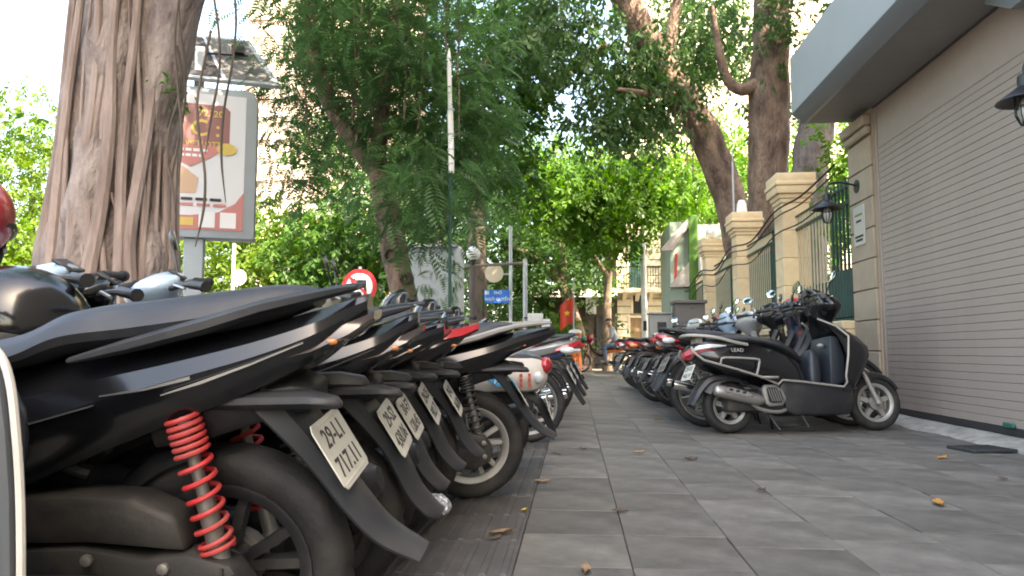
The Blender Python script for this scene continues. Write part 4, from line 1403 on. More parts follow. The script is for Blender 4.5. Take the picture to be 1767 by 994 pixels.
def plate(parent, c, back, top, bottom, w=0.19, h=0.14, pm=None):
    """c centre, back = outward normal."""
    nrm = Vector(back).normalized()
    across = Vector((0, -1, 0))                       # read from behind: right-hand side is -y
    up = nrm.cross(across)
    if up.z < 0:
        up = -up
    M = frame(across, up, across.cross(up), c)

    def fn(b):
        b.prism([(-w / 2 + .012, -h / 2), (w / 2 - .012, -h / 2), (w / 2, -h / 2 + .012), (w / 2, h / 2 - .012), (w / 2 - .012, h / 2), (-w / 2 + .012, h / 2), (-w / 2, h / 2 - .012), (-w / 2, -h / 2 + .012)], -.0015, .0015, 'z')
        for x0, x1, y0, y1 in ((-w / 2 + .01, w / 2 - .01, h / 2 - .011, h / 2 - .008), (-w / 2 + .01, w / 2 - .01, -h / 2 + .008, -h / 2 + .011)):
            b.box(x0, x1, y0, y1, .0012, .0028)
    o = part(("plate", w, h), fn, "number_plate", pm or PLATE, parent, bevel=0.0006)
    o.matrix_local = M
    if top:
        lettering(top, .056, INK, o, Matrix.Translation((0, .030, .0018)), bold=True)
        lettering(bottom, .056, INK, o, Matrix.Translation((0, -.031, .0018)), bold=True)
    return o


def bars(parent, steer, style, m, mirrors=(1, 1), hb=(1.0, 1.0), mirm=None, grip=None, big=1.0):
    """Handlebar with grips, levers, cowl and mirrors, in a frame turned by steer about the column."""
    x, z = hb
    M = Matrix.Translation((x, 0, z)) @ Matrix.Rotation(steer, 4, 'Z')

    def hbf(b):
        b.tube([(-.16, -.34, .05), (-.10, -.25, .055), (-.02, -.1, .03), (0, 0, .0), (-.02, .1, .03), (-.10, .25, .055), (-.16, .34, .05)], .011, 8, k=3)
    o = part(("hbar",), hbf, "handlebar", PLASTG, parent)
    o.matrix_local = M
    for s in (1, -1):
        part(("grip", s), lambda b, s=s: (b.tube([(-.165, s * .345, .05), (-.115, s * .245, .056)], .017, 10), b.tube([(-.17, s * .355, .05), (-.162, s * .34, .05)], .021, 10)), "grip", grip or PLAST, o)
        part(("lever", s), lambda b, s=s: b.tube([(-.06, s * .2, .05), (-.06, s * .25, .055), (-.10, s * .37, .045)], .0055, 6, k=3), "brake_lever", STEEL, o)
    if style != 'bare':
        part(("cowl", style, big), oval_fn([(-.10 * big, .03, .03, .05), (-.06 * big, .035, .07, .10), (0, .03, .10, .15 * big), (.05 * big, .01, .09, .17), (.085 * big, -.02, .06, .12), (.10 * big, -.03, .02, .04)]), "headset_cowl", m, o)
        part(("hlamp", style), lambda b: b.sphere((.085, 0, .0), (.05, .085, .042), 16, 10), "headlight", CLEAR, o)
        part(("dash", style), lambda b: b.prism([(-.09, .075), (-.03, .115), (-.025, .105), (-.085, .065)], -.09, .09), "dashboard", PLASTG, o, bevel=.004)
    for s, on in ((1, mirrors[0]), (-1, mirrors[1])):
        if not on:
            continue
        mo = part(("mstem", s), lambda b, s=s: b.tube([(-.05, s * .19, .05), (-.045, s * .2, .11), (-.03, s * .25, .19), (-.03, s * .27, .215)], .0055, 6, k=3), "mirror", mirm or PLAST, o)

        def mh(b, s=s):
            b.M = Matrix.Translation((-.03, s * .285, .235)) @ Matrix.Rotation(R(12), 4, 'Y')
            b.rings([[(0.020 * q, .066 * g * math.cos(a) + .01 * s * g * math.sin(a), .046 * g * math.sin(a)) for a in [2 * PI * j / 18 for j in range(18)]] for q, g in ((.9, .3), (.75, .7), (.2, 1.0), (-.25, 1.0))])

        def mg(b, s=s):
            b.M = Matrix.Translation((-.03, s * .285, .235)) @ Matrix.Rotation(R(12), 4, 'Y')
            b.rings([[(-0.0056 - q, .062 * g * math.cos(a) + .01 * s * g * math.sin(a), .043 * g * math.sin(a)) for a in [2 * PI * j / 18 for j in range(18)]] for q, g in ((0, 1.0), (.001, .96))])
        part(("mhead", s), mh, "mirror_housing", mirm or PLAST, mo)
        part(("mglass", s), mg, "mirror_glass", GLASS, mo)
    return o


def front_end(parent, wb, r, w, kind, rimm, bodym, steer, forkm=None, fenderm=None, top=(1.02, .86), legs=1):
    """Fork, front wheel and mudguard turned by steer about the steering column."""
    M = Matrix.Translation((wb, 0, 0)) @ Matrix.Rotation(steer, 4, 'Z')
    wo = wheel(parent, 0, r, w, kind, rimm)
    wo.matrix_local = M @ Matrix.Translation((0, 0, r))
    dx, tz = top[0] - wb, top[1]

    def ff(b):
        for s in (-1, 1):
            b.tube([(0, s * .075, r), (dx * .38, s * .075, r + (tz - r) * .42)], .019, 10)
            b.tube([(dx * .36, s * .075, r + (tz - r) * .40), (dx * .78, s * .072, r + (tz - r) * .8)], .013, 10)
            b.sphere((0, s * .075, r), .024, 10, 6)
        b.tube([(dx * .78, -.08, r + (tz - r) * .8), (dx * .78, .08, r + (tz - r) * .8)], .018, 8)
        b.tube([(dx * .78, 0, r + (tz - r) * .8), (dx, 0, tz + .1)], .018, 8)
    f = part(("fork", wb, r, top), ff, "fork", forkm or STEEL, parent)
    f.matrix_local = M
    fd = part(("ffend", r, w), arc_fender_fn(r + .022, w * .5 + .022, -58, 62, flare=-.2, lip=.75), "front_mudguard", fenderm or bodym, parent)
    fd.matrix_local = M @ Matrix.Translation((0, 0, r))
    return f


def sport_scooter(name, label, x, y, z=0.0, head=180.0, lean=-8.0, group=None, body=None, seatm=None, tail='black', spring='black', rail='black', plate_txt=("29-L1", "717.11"),
                  flap=True, kind='alloy', rimm=None, steer=20, mirrors=(0, 0), accent=None, r=.25, full=True, taillen=0.0, hug=True, cat="scooter", hbz=.84, cowlm=None, scale=1.0):
    body = body or BLACK
    seatm = seatm or VINYL
    rimm = rimm or RIMB
    t = thing(name, label, cat, (x, y, z), (R(lean), 0, R(head)), group)
    t.scale = (scale,) * 3
    wheel(t, 0, r, .098, kind, rimm)
    front_end(t, 1.26, r, .086, kind, rimm, body, R(steer), STEEL)
    # body shell
    part(("sbody", taillen), shell_fn([(.60, .36, .60, .13, .5), (.50, .36, .64, .155, .5), (.36, .41, .665, .165, .55), (.20, .485, .69, .165, .60), (.04, .555, .715, .158, .62), (-.10, .615, .745, .138, .60), (-.20, .668, .772, .108, .58), (-.25 - taillen * .6, .712, .790, .070, .55), (-.29 - taillen, .755, .800, .026, .5)], 6), "body", body, t, angle=24)
    part(("sseat",), shell_fn([(.66, .645, .665, .06, .5, .6), (.60, .625, .69, .115, .5, .62), (.46, .645, .708, .148, .45, .66), (.33, .665, .735, .158, .45, .7), (.24, .69, .775, .152, .5, .7), (.12, .705, .79, .142, .5, .7), (-.02, .725, .808, .122, .5, .68), (-.12, .75, .818, .092, .5, .66), (-.19, .775, .812, .05, .5, .6)], 6), "seat", seatm, t, angle=34)
    # raised crease and shiny flank strips
    for s in (1, -1):
        part(("rail", s, rail, taillen), lambda b, s=s: b.rings([[(xx, s * (yy + dy * ww), zz + dz * hh) for dy, dz in ((0, -1), (1, -.4), (1, .5), (.2, 1), (-1, .8), (-1, -.6))] for xx, yy, zz, ww, hh in (
            (.22, .150, .690, .010, .006), (.12, .146, .715, .014, .013), (-.02, .132, .752, .018, .016), (-.12, .112, .783, .020, .015), (-.2, .088, .801, .018, .012), (-.245 - taillen * .5, .060, .811, .016, .009), (-.272 - taillen, .034, .816, .012, .005))]), "grab_rail", {'black': PLASTG, 'grey': RAILG}[rail], t, angle=40)
        if accent is not None:
            part(("acc", s), lambda b, s=s: (
                b.rings([[(xx, s * (yy + a * .003), zz + c * hh) for a, c in ((0, -1), (1, -1), (1, 1), (0, 1))] for xx, yy, zz, hh in ((.16, .162, .628, .001), (.08, .161, .640, .002), (.0, .155, .660, .003))]),
                b.rings([[(xx, s * (yy + a * .003), zz + c * hh) for a, c in ((0, -1), (1, -1), (1, 1), (0, 1))] for xx, yy, zz, hh in ((.05, .1615, .630, .001), (-.02, .152, .652, .003), (-.10, .139, .681, .002), (-.19, .112, .717, .0012))]),
                b.rings([[(xx, s * (yy + a * .003), zz + c * hh) for a, c in ((0, -1), (1, -1), (1, 1), (0, 1))] for xx, yy, zz, hh in ((.52, .1545, .500, .001), (.30, .1680, .575, .0016), (.17, .1655, .612, .001))])), "trim_strip", accent, t, angle=0)
    if tail == 'red':
        part(("tl",), lambda b: b.rings([[(xx, yy * w, zz + h * q) for yy, q in ((-1, -.3), (-.6, -1), (.6, -1), (1, -.3), (.8, .8), (-.8, .8))] for xx, zz, w, h in ((-.08, .735, .146, .012), (-.18, .748, .122, .024), (-.27, .765, .084, .026), (-.33, .785, .04, .016))]), "tail_light", REDL, t, angle=40)
    else:
        part(("tls",), lambda b: b.rings([[(xx, yy * w, zz + h * q) for yy, q in ((-1, -.3), (-.6, -1), (.6, -1), (1, -.3), (.8, .8), (-.8, .8))] for xx, zz, w, h in ((-.14, .69, .124, .012), (-.20, .705, .108, .02), (-.265, .735, .078, .02), (-.305, .76, .04, .010))]), "tail_light", {'black': mat("smoked_lens", (.03, .022, .022), .12, coat=.6), 'dark': REDD}[tail], t, angle=40)
    for s in (1, -1):
        part(("amb", s), lambda b: b.sphere((-.235, s * .088, .716), (.012, .004, .006), 8, 6), "side_reflector", AMBER, t)
    # under-tail tray, turn signals, plate carrier and flap
    part(("tray",), lambda b: b.rings([[(xx, yy * w, zz + q * h) for yy, q in ((-1, .6), (-.8, -1), (.8, -1), (1, .6), (.6, 1), (-.6, 1))] for xx, zz, w, h in ((.10, .545, .12, .03), (.0, .572, .105, .042), (-.08, .595, .085, .04), (-.15, .605, .07, .038), (-.19, .605, .055, .025))]), "under_tail", PLAST, t, angle=40, bevel=.004)
    for s in (1, -1):
        part(("sig", s), lambda b, s=s: b.rings([[(xx, s * (yo + a * w), zz + c * h) for a, c in ((-1, -.5), (-.4, -1), (.5, -1), (1, -.2), (.9, .6), (.3, 1), (-.7, 1))] for xx, yo, zz, w, h in ((.02, .085, .60, .018, .012), (-.10, .098, .607, .021, .016), (-.20, .108, .611, .022, .015), (-.25, .111, .606, .016, .011), (-.260, .111, .602, .006, .004))]), "turn_signal", PLASTG, t, angle=50)
    if flap:
        fl = part(("hugflap",), strip_fn([(-.10, 0, .63, .10), (-.175, 0, .54, .086), (-.225, 0, .46, .066), (-.255, 0, .40, .060), (-.285, 0, .335, .056), (-.325, 0, .285, .050), (-.35, 0, .265, .03)], .085, .006), "rear_mudguard", PLASTG, t, angle=40) if flap == 'short' else part(("flap", taillen), strip_fn([(-.10, 0, .63, .10), (-.175, 0, .54, .086), (-.225, 0, .46, .066), (-.265, 0, .40, .060), (-.32, 0, .335, .052), (-.395, 0, .285, .036)], .085, .006), "rear_mudguard", PLASTG, t, angle=40)
        bk = Vector((-.86, 0, .51))
        cpl = Vector((-.215, 0, .487)) + bk * .014
        po = plate(t, cpl, bk, *plate_txt)
        po.parent = fl
    if hug:
        part(("hug", r), (lambda b: (setattr(b, 'M', Matrix.Translation((0, 0, r))), arc_fender_fn(r + .018, .062, 12, 62, lip=.5)(b))), "inner_mudguard", PLAST, t, angle=40)
    # engine side: transmission case, air box, shock
    cas = part(("cvt",), lambda b: (
        b.prism([(-.085, .20), (-.10, .26), (-.06, .315), (.02, .335), (.10, .325), (.22, .345), (.36, .34), (.44, .30), (.455, .23), (.40, .165), (.25, .15), (.10, .165), (-.02, .165)], .085, .150)), "engine_case", ENGINE, t, bevel=.014, seg=2)
    part(("cvt2",), lambda b: b.prism([(.03, .205), (.02, .25), (.08, .285), (.20, .30), (.36, .30), (.42, .27), (.425, .22), (.38, .185), (.22, .18), (.09, .19)], .150, .166), "case_cover", PLASTG, cas, bevel=.008, seg=2)
    for i, (bx, bz) in enumerate(((-.06, .225), (-.055, .285), (.06, .31), (.40, .305), (.43, .24), (.36, .185), (.20, .325))):
        part(("bolt", i), lambda b: b.lathe([(.001, .149), (.011, .149), (.011, .157), (.007, .159), (.001, .159)], 8, 'y', (bx, 0, bz)), "bolt", ALU, cas)
    bd = part(("badge",), lambda b: b.box(.16, .32, .1662, .1675, .255, .295), "badge", PLAST, cas)
    lettering("eSP+", .034, RAILG, bd, frame((-1, 0, 0), (0, 0, 1), (0, 1, 0), (.24, .168, .275)))
    part(("hose",), lambda b: b.tube([(.46, .10, .40), (.40, .13, .47), (.30, .12, .50), (.22, .10, .47)], .014, 8, k=4), "hose", PLAST, t)
    part(("ebox",), lambda b: b.box(.42, .56, .08, .142, .44, .56), "battery_box", PLAST, t, bevel=.008)
    part(("airbox",), lambda b: b.prism([(.02, .335), (.04, .40), (.12, .435), (.24, .44), (.40, .43), (.46, .38), (.44, .345), (.2, .35)], .06, .145), "air_filter_box", ENGINE, t, bevel=.014, seg=2)
    part(("cribs",), lambda b: [b.box(-.085 + i * .018, -.079 + i * .018, .148, .156, .20 + i * .004, .31 - abs(i - 2) * .012) for i in range(5)], "cooling_fins", ENGINE, cas)
    sp = {'red': SPRED, 'black': SPBLK}[spring]
    shock(t, (.038, .118, .60), (-.044, .118, .262), sp, .029, .0050, 13)
    shock(t, (.038, -.118, .60), (-.044, -.115, .262), sp, .029, .0050, 13)
    # right side: muffler
    mu = part(("muf",), lambda b: b.tube([(.42, -.10, .19), (.26, -.13, .17), (.16, -.155, .21), (-.0, -.165, .28), (-.22, -.17, .36), (-.27, -.17, .375)], [.016, .018, .045, .058, .055, .03], 14, k=3, flat=.85), "muffler", PLAST, t)
    part(("mufs",), lambda b: b.prism([(.14, .21), (-.0, .255), (-.18, .325), (-.17, .37), (.0, .325), (.13, .265)], -.232, -.215), "heat_shield", STEEL, mu, bevel=.006)
    # frame belly, floor, apron, headlight cowl
    part(("belly",), lambda b: b.prism([(.42, .20), (.52, .19), (.92, .19), (1.0, .30), (.93, .335), (.62, .335), (.56, .43), (.44, .46), (.36, .40)], -.145, .145), "footboard", PLAST, t, bevel=.02, seg=2)
    part(("apron",), oval_fn([(.27, .96, .05, .11), (.36, .985, .06, .165), (.5, .985, .065, .195), (.65, .985, .075, .2), (.78, .975, .085, .18), (.88, .95, .07, .13), (.93, .93, .03, .06)]), "leg_shield", body, t)
    part(("fnose",), oval_fn([(.52, 1.02, .05, .05), (.58, 1.04, .085, .10), (.68, 1.045, .095, .12), (.78, 1.02, .085, .10), (.85, .985, .05, .05)]), "front_cowl", body, t)
    for s in (1, -1):
        part(("flamp", s), lambda b: b.sphere((1.115, s * .055, .68), (.03, .05, .035), 12, 8), "headlight", CLEAR, t)
    bars(t, R(steer), 'sport', cowlm or body, mirrors, (.93, hbz))
    part(("stand",), lambda b: (b.tube([(.40, .13, .2), (.46, .19, .09), (.50, .235, .012)], .009, 6, k=2), b.box(.485, .53, .215, .265, .004, .012)), "side_stand", PLAST, t)
    return t


def underbone(name, label, x, y, z=0.0, head=0.0, lean=-8.0, group=None, body=None, tailm=None, seatm=None, rail=None, plate_txt=("29-H4", "256.08"), kind='wire', rimm=None, steer=20,
              mirrors=(1, 1), mirm=None, platem=None, r=.285, box=None, lamp=None, signal=None, scale=1.0, basket=False, apron=None, cat="motorbike"):
    body = body or BLACK
    tailm = tailm or body
    seatm = seatm or VINYL
    rimm = rimm or STEEL
    t = thing(name, label, cat, (x, y, z), (R(lean), 0, R(head)), group)
    t.scale = (scale,) * 3
    wheel(t, 0, r, .074, kind, rimm)
    front_end(t, 1.22, r, .066, kind, rimm, body, R(steer), PLAST, apron or body, (1.0, .88))
    part(("ubody",), shell_fn([(.60, .52, .62, .08, .5), (.48, .54, .67, .105, .5), (.30, .58, .70, .118, .55), (.10, .61, .72, .118, .6), (-.08, .64, .745, .105, .6), (-.22, .675, .765, .085, .6), (-.33, .715, .78, .05, .55), (-.37, .74, .782, .025, .5)], 5), "body", tailm, t, angle=24)
    part(("useat",), shell_fn([(.68, .66, .69, .05, .5, .6), (.60, .655, .715, .105, .5, .66), (.42, .675, .735, .128, .5, .7), (.22, .70, .765, .128, .5, .7), (.0, .715, .79, .122, .5, .7), (-.14, .735, .795, .10, .5, .68), (-.22, .755, .785, .06, .5, .6)], 5), "seat", seatm, t, angle=34)
    rl = rail or PLASTG
    part(("urail",), lambda b: (b.tube([(.12, .125, .70), (.0, .135, .735), (-.2, .115, .775), (-.33, .07, .80), (-.36, 0, .805), (-.33, -.07, .80), (-.2, -.115, .775), (.0, -.135, .735), (.12, -.125, .70)], .012, 8, k=3), b.box(-.33, -.16, -.07, .07, .792, .802)), "grab_rail", rl, t)
    part(("utl",), lambda b: b.rings([[(xx, yy * w, zz + h * q) for yy, q in ((-1, -.3), (-.6, -1), (.6, -1), (1, -.3), (.8, .8), (-.8, .8))] for xx, zz, w, h in ((-.22, .70, .09, .02), (-.31, .715, .082, .032), (-.37, .735, .06, .03), (-.40, .75, .03, .015))]), "tail_light", lamp or REDL, t, angle=40)
    for s in (1, -1):
        part(("usig", s), lambda b, s=s: b.sphere((-.31, s * .098, .70), (.055, .024, .026), 12, 8), "turn_signal", signal or CLEAR, t)
    fl = part(("uflap",), strip_fn([(.12, 0, .585, .075), (-.05, 0, .60, .075), (-.20, 0, .60, .07), (-.29, 0, .53, .064), (-.345, 0, .44, .058), (-.40, 0, .345, .046), (-.43, 0, .29, .03)], .07, .006), "rear_mudguard", PLAST, t, angle=40)
    bk = Vector((-.88, 0, .46))
    po = plate(t, Vector((-.318, 0, .50)) + bk * .02, bk, *plate_txt, pm=platem)
    po.parent = fl
    for s in (1, -1):
        shock(t, (.06, s * .115, .60), (.0, s * .105, .29), SPBLK, .023, .0045, 10)
    part(("uchain",), lambda b: b.prism([(-.06, .27), (-.05, .335), (.0, .355), (.45, .345), (.47, .26), (.0, .235)], .075, .105), "chain_case", PLAST, t, bevel=.01)
    part(("uswing",), lambda b: [b.tube([(0, s * .062, r), (.48, s * .06, .31)], .016, 8) for s in (1, -1)], "swing_arm", STEEL, t)
    eng = part(("ueng",), lambda b: (b.box(.42, .68, -.11, .115, .2, .37), b.tube([(.66, 0, .31), (.86, 0, .34)], .058, 12)), "engine", ALU, t, bevel=.02, seg=2)
    part(("ufins",), lambda b: [b.box(.69 + i * .026, .70 + i * .026, -.075, .075, .25, .40) for i in range(6)], "cooling_fins", ALU, eng)
    part(("umuf",), lambda b: b.tube([(.80, -.06, .26), (.66, -.12, .19), (.42, -.13, .19), (.26, -.135, .22), (.05, -.14, .26), (-.27, -.145, .335), (-.30, -.145, .342)], [.014, .015, .016, .04, .046, .042, .02], 12, k=3), "muffler", CHROME, t)
    part(("uframe",), lambda b: b.tube([(.50, 0, .58), (.66, 0, .50), (.86, 0, .62), (.99, 0, .85)], .035, 8, k=3), "frame", PLAST, t)
    part(("uapron",), lambda b: [b.rings([[(xx + q * .006, s * yy, zz) for xx, yy, zz in ((x0, .05, z0), (x0 + .015, .12, z0 - .01), (x0 + .01, .19, z0 - .02), (x0 + .002, .195, z0 - .02), (x0 + .005, .12, z0 - .015))] for x0, z0, q in ((.82, .34, 0), (.88, .45, 0), (.95, .62, 0), (.985, .78, 0), (.97, .90, 0))]) for s in (1, -1)], "leg_shield", apron or body, t)
    part(("upegs",), lambda b: (b.tube([(.52, -.27, .24), (.52, .27, .24)], .012, 8), b.tube([(.52, -.27, .246), (.52, -.17, .246)], .019, 8), b.tube([(.52, .17, .246), (.52, .27, .246)], .019, 8)), "foot_pegs", PLAST, t)
    part(("ustand",), lambda b: (b.tube([(.46, .11, .2), (.50, .18, .09), (.54, .225, .012)], .009, 6, k=2), b.box(.525, .57, .205, .25, .004, .012)), "side_stand", PLAST, t)
    bars(t, R(steer), 'under', body, mirrors, (.97, 1.0), mirm, big=1.5)
    return t


def classic_scooter(name, label, x, y, *, edge=False, head=180.0, lean=-8.0, group=None, body=None, side=None, sticker=False, steer=15, r=.24, plate_txt=("29-X2", "630.52"), rim=True, mirrors=(1, 1)):
    body = body or WHITE
    side = side or GREYP
    t = thing(name, label, "scooter", (x, y, 0), (R(lean), 0, R(head)), group)
    wheel(t, 0, r, .10, 'wire' if rim else 'alloy', STEEL if rim else RIMB)
    front_end(t, 1.24, r, .09, 'alloy', RIMS, body, R(steer), STEEL)
    part(("cbody",), shell_fn([(.56, .30, .62, .13, .5), (.44, .34, .66, .165, .5), (.26, .40, .68, .190, .52), (.06, .44, .68, .195, .5), (-.12, .455, .67, .175, .48), (-.24, .45, .655, .13, .45), (-.31, .47, .635, .08, .45), (-.345, .52, .60, .03, .45)], 6), "body", body, t, angle=30)
    if not edge:
        part(("cdeck",), shell_fn([(.40, .62, .70, .125, .5), (.2, .65, .715, .14, .5), (0, .65, .71, .135, .5), (-.16, .635, .695, .105, .5), (-.27, .62, .67, .06, .5), (-.32, .60, .64, .02, .5)], 5), "upper_cowl", side, t, angle=30)
    part(("cseat",), shell_fn([(.62, .64, .68, .06, .5, .6), (.52, .65, .725, .125, .5, .66), (.30, .68, .765, .145, .45, .7), (.08, .69, .785, .14, .5, .7), (-.10, .70, .78, .105, .5, .68), (-.17, .72, .765, .06, .5, .6)], 6), "seat", VINYL, t, angle=34)
    if not edge:
        part(("crail",), lambda b: b.tube([(.06, .15, .715), (-.10, .145, .745), (-.24, .095, .775), (-.275, 0, .78), (-.24, -.095, .775), (-.10, -.145, .745), (.06, -.15, .715)], .011, 8, k=4), "grab_rail", CHROME, t)
    if edge:
        part(("cedge",), lambda b: [b.tube([(-.29, .03, .725), (-.345, .03, .684), (-.366, .03, .644), (-.3775, .03, .572), (-.3855, .03, .485), (-.3895, .03, .373), (-.39, .03, .25)], .006, 8, k=4) for s in (1,)], "edge_trim", WHITE, t)
        part(("cpanel",), lambda b: b.prism([(-.28, .72), (-.335, .684), (-.356, .644), (-.3675, .572), (-.3755, .485), (-.3795, .373), (-.38, .25), (.0, .25), (.0, .72)], .016, .038, "y"), "rear_panel", mat("weathered_grey_panel", (.075, .082, .09), .5, var=.1, dust=.1), t, bevel=.008, seg=2)
    else:
        part(("ctl",), lambda b: b.sphere((-.335, 0, .60), (.04, .065, .05), 14, 9), "tail_light", REDL, t)
    for s in () if edge else (1, -1):
        part(("csig", s), lambda b: b.sphere((-.30, s * .10, .545), (.03, .022, .035), 10, 7), "turn_signal", CLEAR, t)
    fl = None if edge else part(("cflap",), strip_fn([(-.20, 0, .47, .07), (-.29, 0, .42, .068), (-.335, 0, .34, .06), (-.37, 0, .26, .05), (-.385, 0, .20, .04)], .07, .006), "rear_mudguard", PLAST, t, angle=40)
    if not edge:
        po = plate(t, Vector((-.355, 0, .375)), Vector((-.96, 0, .28)), *plate_txt)
        po.parent = fl
    if sticker:
        ys = .1935
        st = part(("cstick",), lambda b: b.rings([[(xx, yy, zz) for xx, yy, zz in (p0, p1, p2, p3)] for p0, p1, p2, p3 in (((-.005, .190, .575), (-.005, .194, .573), (-.01, .194, .563), (-.01, .190, .565)), ((-.06, .184, .572), (-.06, .1895, .570), (-.075, .1895, .512), (-.075, .184, .514)), ((-.15, .1655, .552), (-.15, .1725, .550), (-.155, .1725, .495), (-.155, .1655, .498)), ((-.19, .150, .503), (-.19, .157, .501), (-.192, .157, .493), (-.192, .150, .495)))]), "blue_sticker", STICKB, t, angle=0)
        M = frame(Vector((-1, -.19, -.16)), Vector((-.16, .0, 1)), Vector((-.19, 1, 0)), (-.112, .1835, .533))
        lettering("HUB", .05, WHITE2, st, M)
        part(("crs",), lambda b: [b.box(-.215 - i * .045, -.20 - i * .045, .150 - i * .022, .166 - i * .022, .50 + j * .028, .518 + j * .028) for i in range(2) for j in range(3)], "red_sticker", STICKR, t, angle=0)
    shock(t, (.05, .135, .50), (-.02, .12, .25), SPBLK)
    part(("ccase",), lambda b: b.prism([(-.08, .19), (-.09, .26), (-.04, .31), (.10, .32), (.36, .33), (.44, .28), (.40, .17), (.10, .165)], .085, .15), "engine_case", ENGINE, t, bevel=.014, seg=2)
    part(("cbelly",), lambda b: b.prism([(.42, .20), (.52, .17), (.92, .17), (1.0, .28), (.93, .31), (.62, .31), (.56, .43), (.44, .46), (.36, .40)], -.16, .16), "footboard", PLAST, t, bevel=.02, seg=2)
    part(("capron",), oval_fn([(.25, .96, .05, .12), (.36, .985, .055, .18), (.5, .985, .055, .205), (.65, .985, .06, .205), (.78, .975, .065, .185), (.88, .95, .06, .13), (.93, .93, .03, .06)]), "leg_shield", body, t)
    bars(t, R(steer), 'classic', body, mirrors, (.93, .95))
    return t


def delivery_scooter(name, label, x, y, head, lean=-7.0, steer=-3.0):
    """The black step-through scooter with bright guard bars on the right of the path."""
    t = thing(name, label, "scooter", (x, y, 0), (R(lean), 0, R(head)))
    r0, r1 = .217, .235
    wheel(t, 0, r0, .10, 'alloy5', RIMS)
    front_end(t, 1.335, r1, .095, 'alloy5', RIMS, BLACK, R(steer), RAILG, None, (1.08, .80))
    part(("lbody",), shell_fn([(.66, .22, .56, .10, .5), (.58, .24, .64, .15, .5), (.44, .33, .70, .185, .55), (.28, .385, .735, .20, .55), (.10, .43, .75, .20, .55), (-.06, .475, .755, .185, .52), (-.20, .53, .75, .145, .5), (-.29, .585, .735, .09, .5), (-.335, .63, .71, .04, .5)], 6), "body", BLACK, t, angle=30)
    part(("lseat",), shell_fn([(.68, .57, .62, .05, .5, .6), (.60, .60, .68, .12, .5, .66), (.48, .66, .735, .15, .45, .7), (.30, .715, .775, .155, .5, .7), (.14, .73, .80, .148, .5, .7), (-.02, .735, .805, .13, .5, .7), (-.12, .745, .80, .10, .5, .66), (-.18, .75, .785, .06, .5, .6)], 6), "seat", VINYL, t, angle=34)
    part(("lrack",), lambda b: (b.tube([(.14, -.165, .715), (.02, -.175, .735), (-.12, -.16, .775), (-.26, -.10, .80), (-.34, -.06, .805), (-.36, 0, .805), (-.34, .06, .805), (-.26, .10, .80), (-.12, .16, .775), (.02, .175, .735), (.14, .165, .715)], .016, 8, k=4, flat=.8), b.box(-.34, -.16, -.075, .075, .797, .809), b.box(-.26, -.20, -.05, .05, .72, .80)), "rear_rack", RAILG, t)
    part(("ltl",), lambda b: b.rings([[(xx, yy * w, zz + h * q) for yy, q in ((-1, -.2), (-.6, -1), (.6, -1), (1, -.2), (.8, .8), (-.8, .8))] for xx, zz, w, h in ((-.14, .675, .172, .012), (-.24, .672, .132, .04), (-.32, .655, .08, .05), (-.36, .64, .04, .03))]), "tail_light", REDL, t, angle=40)
    for s in (1, -1):
        part(("ltw", s), lambda b, s=s: b.rings([[(xx, s * (yy + a * .006), zz + c * hh) for a, c in ((0, -1), (1, -.6), (1, .6), (0, 1))] for xx, yy, zz, hh in ((-.06, .183, .705, .004), (-.18, .155, .705, .018), (-.27, .115, .695, .02), (-.30, .09, .68, .012))]), "turn_signal", CLEAR, t, angle=0)
    M = frame(Vector((1, .02, -.03)), Vector((.03, .3, 1)), Vector((0, -1, .3)), (.03, -.2015, .665))
    lettering("LEAD", .046, RAILG, t, M, "emblem")
    fl = part(("lflap",), strip_fn([(-.02, 0, .47, .10), (-.17, 0, .455, .095), (-.255, 0, .38, .085), (-.30, 0, .31, .075), (-.335, 0, .235, .055)], .09, .007), "rear_mudguard", PLAST, t, angle=40)
    po = plate(t, Vector((-.325, 0, .50)), Vector((-.9, 0, .42)), "29-V3", "442.19")
    po.parent = fl
    part(("lhug",), lambda b: (setattr(b, 'M', Matrix.Translation((0, 0, r0))), arc_fender_fn(r0 + .05, .10, -62, 40, lip=.6)(b)), "inner_mudguard", PLAST, t, angle=40)
    # exhaust with shield
    mu = part(("lmuf",), lambda b: (b.tube([(-.185, -.17, .345), (-.17, -.17, .342), (-.10, -.17, .33), (.10, -.165, .285), (.20, -.16, .262), (.25, -.15, .255)], [.034, .048, .056, .056, .048, .018], 16, k=3, flat=.85), b.tube([(.14, -.15, .235), (.22, -.15, .185), (.36, -.15, .165), (.46, -.13, .19), (.52, -.08, .22)], .017, 8, k=3)), "muffler", STEEL, t)
    part(("lshield",), lambda b: b.prism([(-.12, .325), (.08, .280), (.13, .29), (.09, .325), (-.05, .365), (-.13, .37)], -.230, -.218), "heat_shield", CHROME, mu, bevel=.005)
    part(("lslots",), lambda b: [b.box(-.08 + i * .055, -.05 + i * .055, -.2325, -.2285, .335 - i * .012, .353 - i * .012) for i in range(3)], "shield_slots", PLAST, mu)
    # fan cover with slanted slats
    fan = part(("lfan",), lambda b: (b.prism([(.225, .345), (.25, .225), (.29, .205), (.40, .215), (.435, .27), (.41, .335), (.35, .385), (.25, .385)], -.185, -.14), ), "fan_cover", ALU, t, bevel=.012, seg=2)
    part(("lfan2",), lambda b: b.prism([(.26, .35), (.275, .25), (.30, .235), (.385, .24), (.405, .275), (.385, .325), (.345, .36), (.275, .362)], -.190, -.184), "fan_recess", PLAST, fan)
    for i in range(6):
        x0 = .268 + i * .021
        o = part(("lslat", i), lambda b, x0=x0: b.prism([(x0, .352), (x0 + .007, .352), (x0 + .037, .25), (x0 + .030, .25)], -.197, -.189), "slat", ALU, fan)
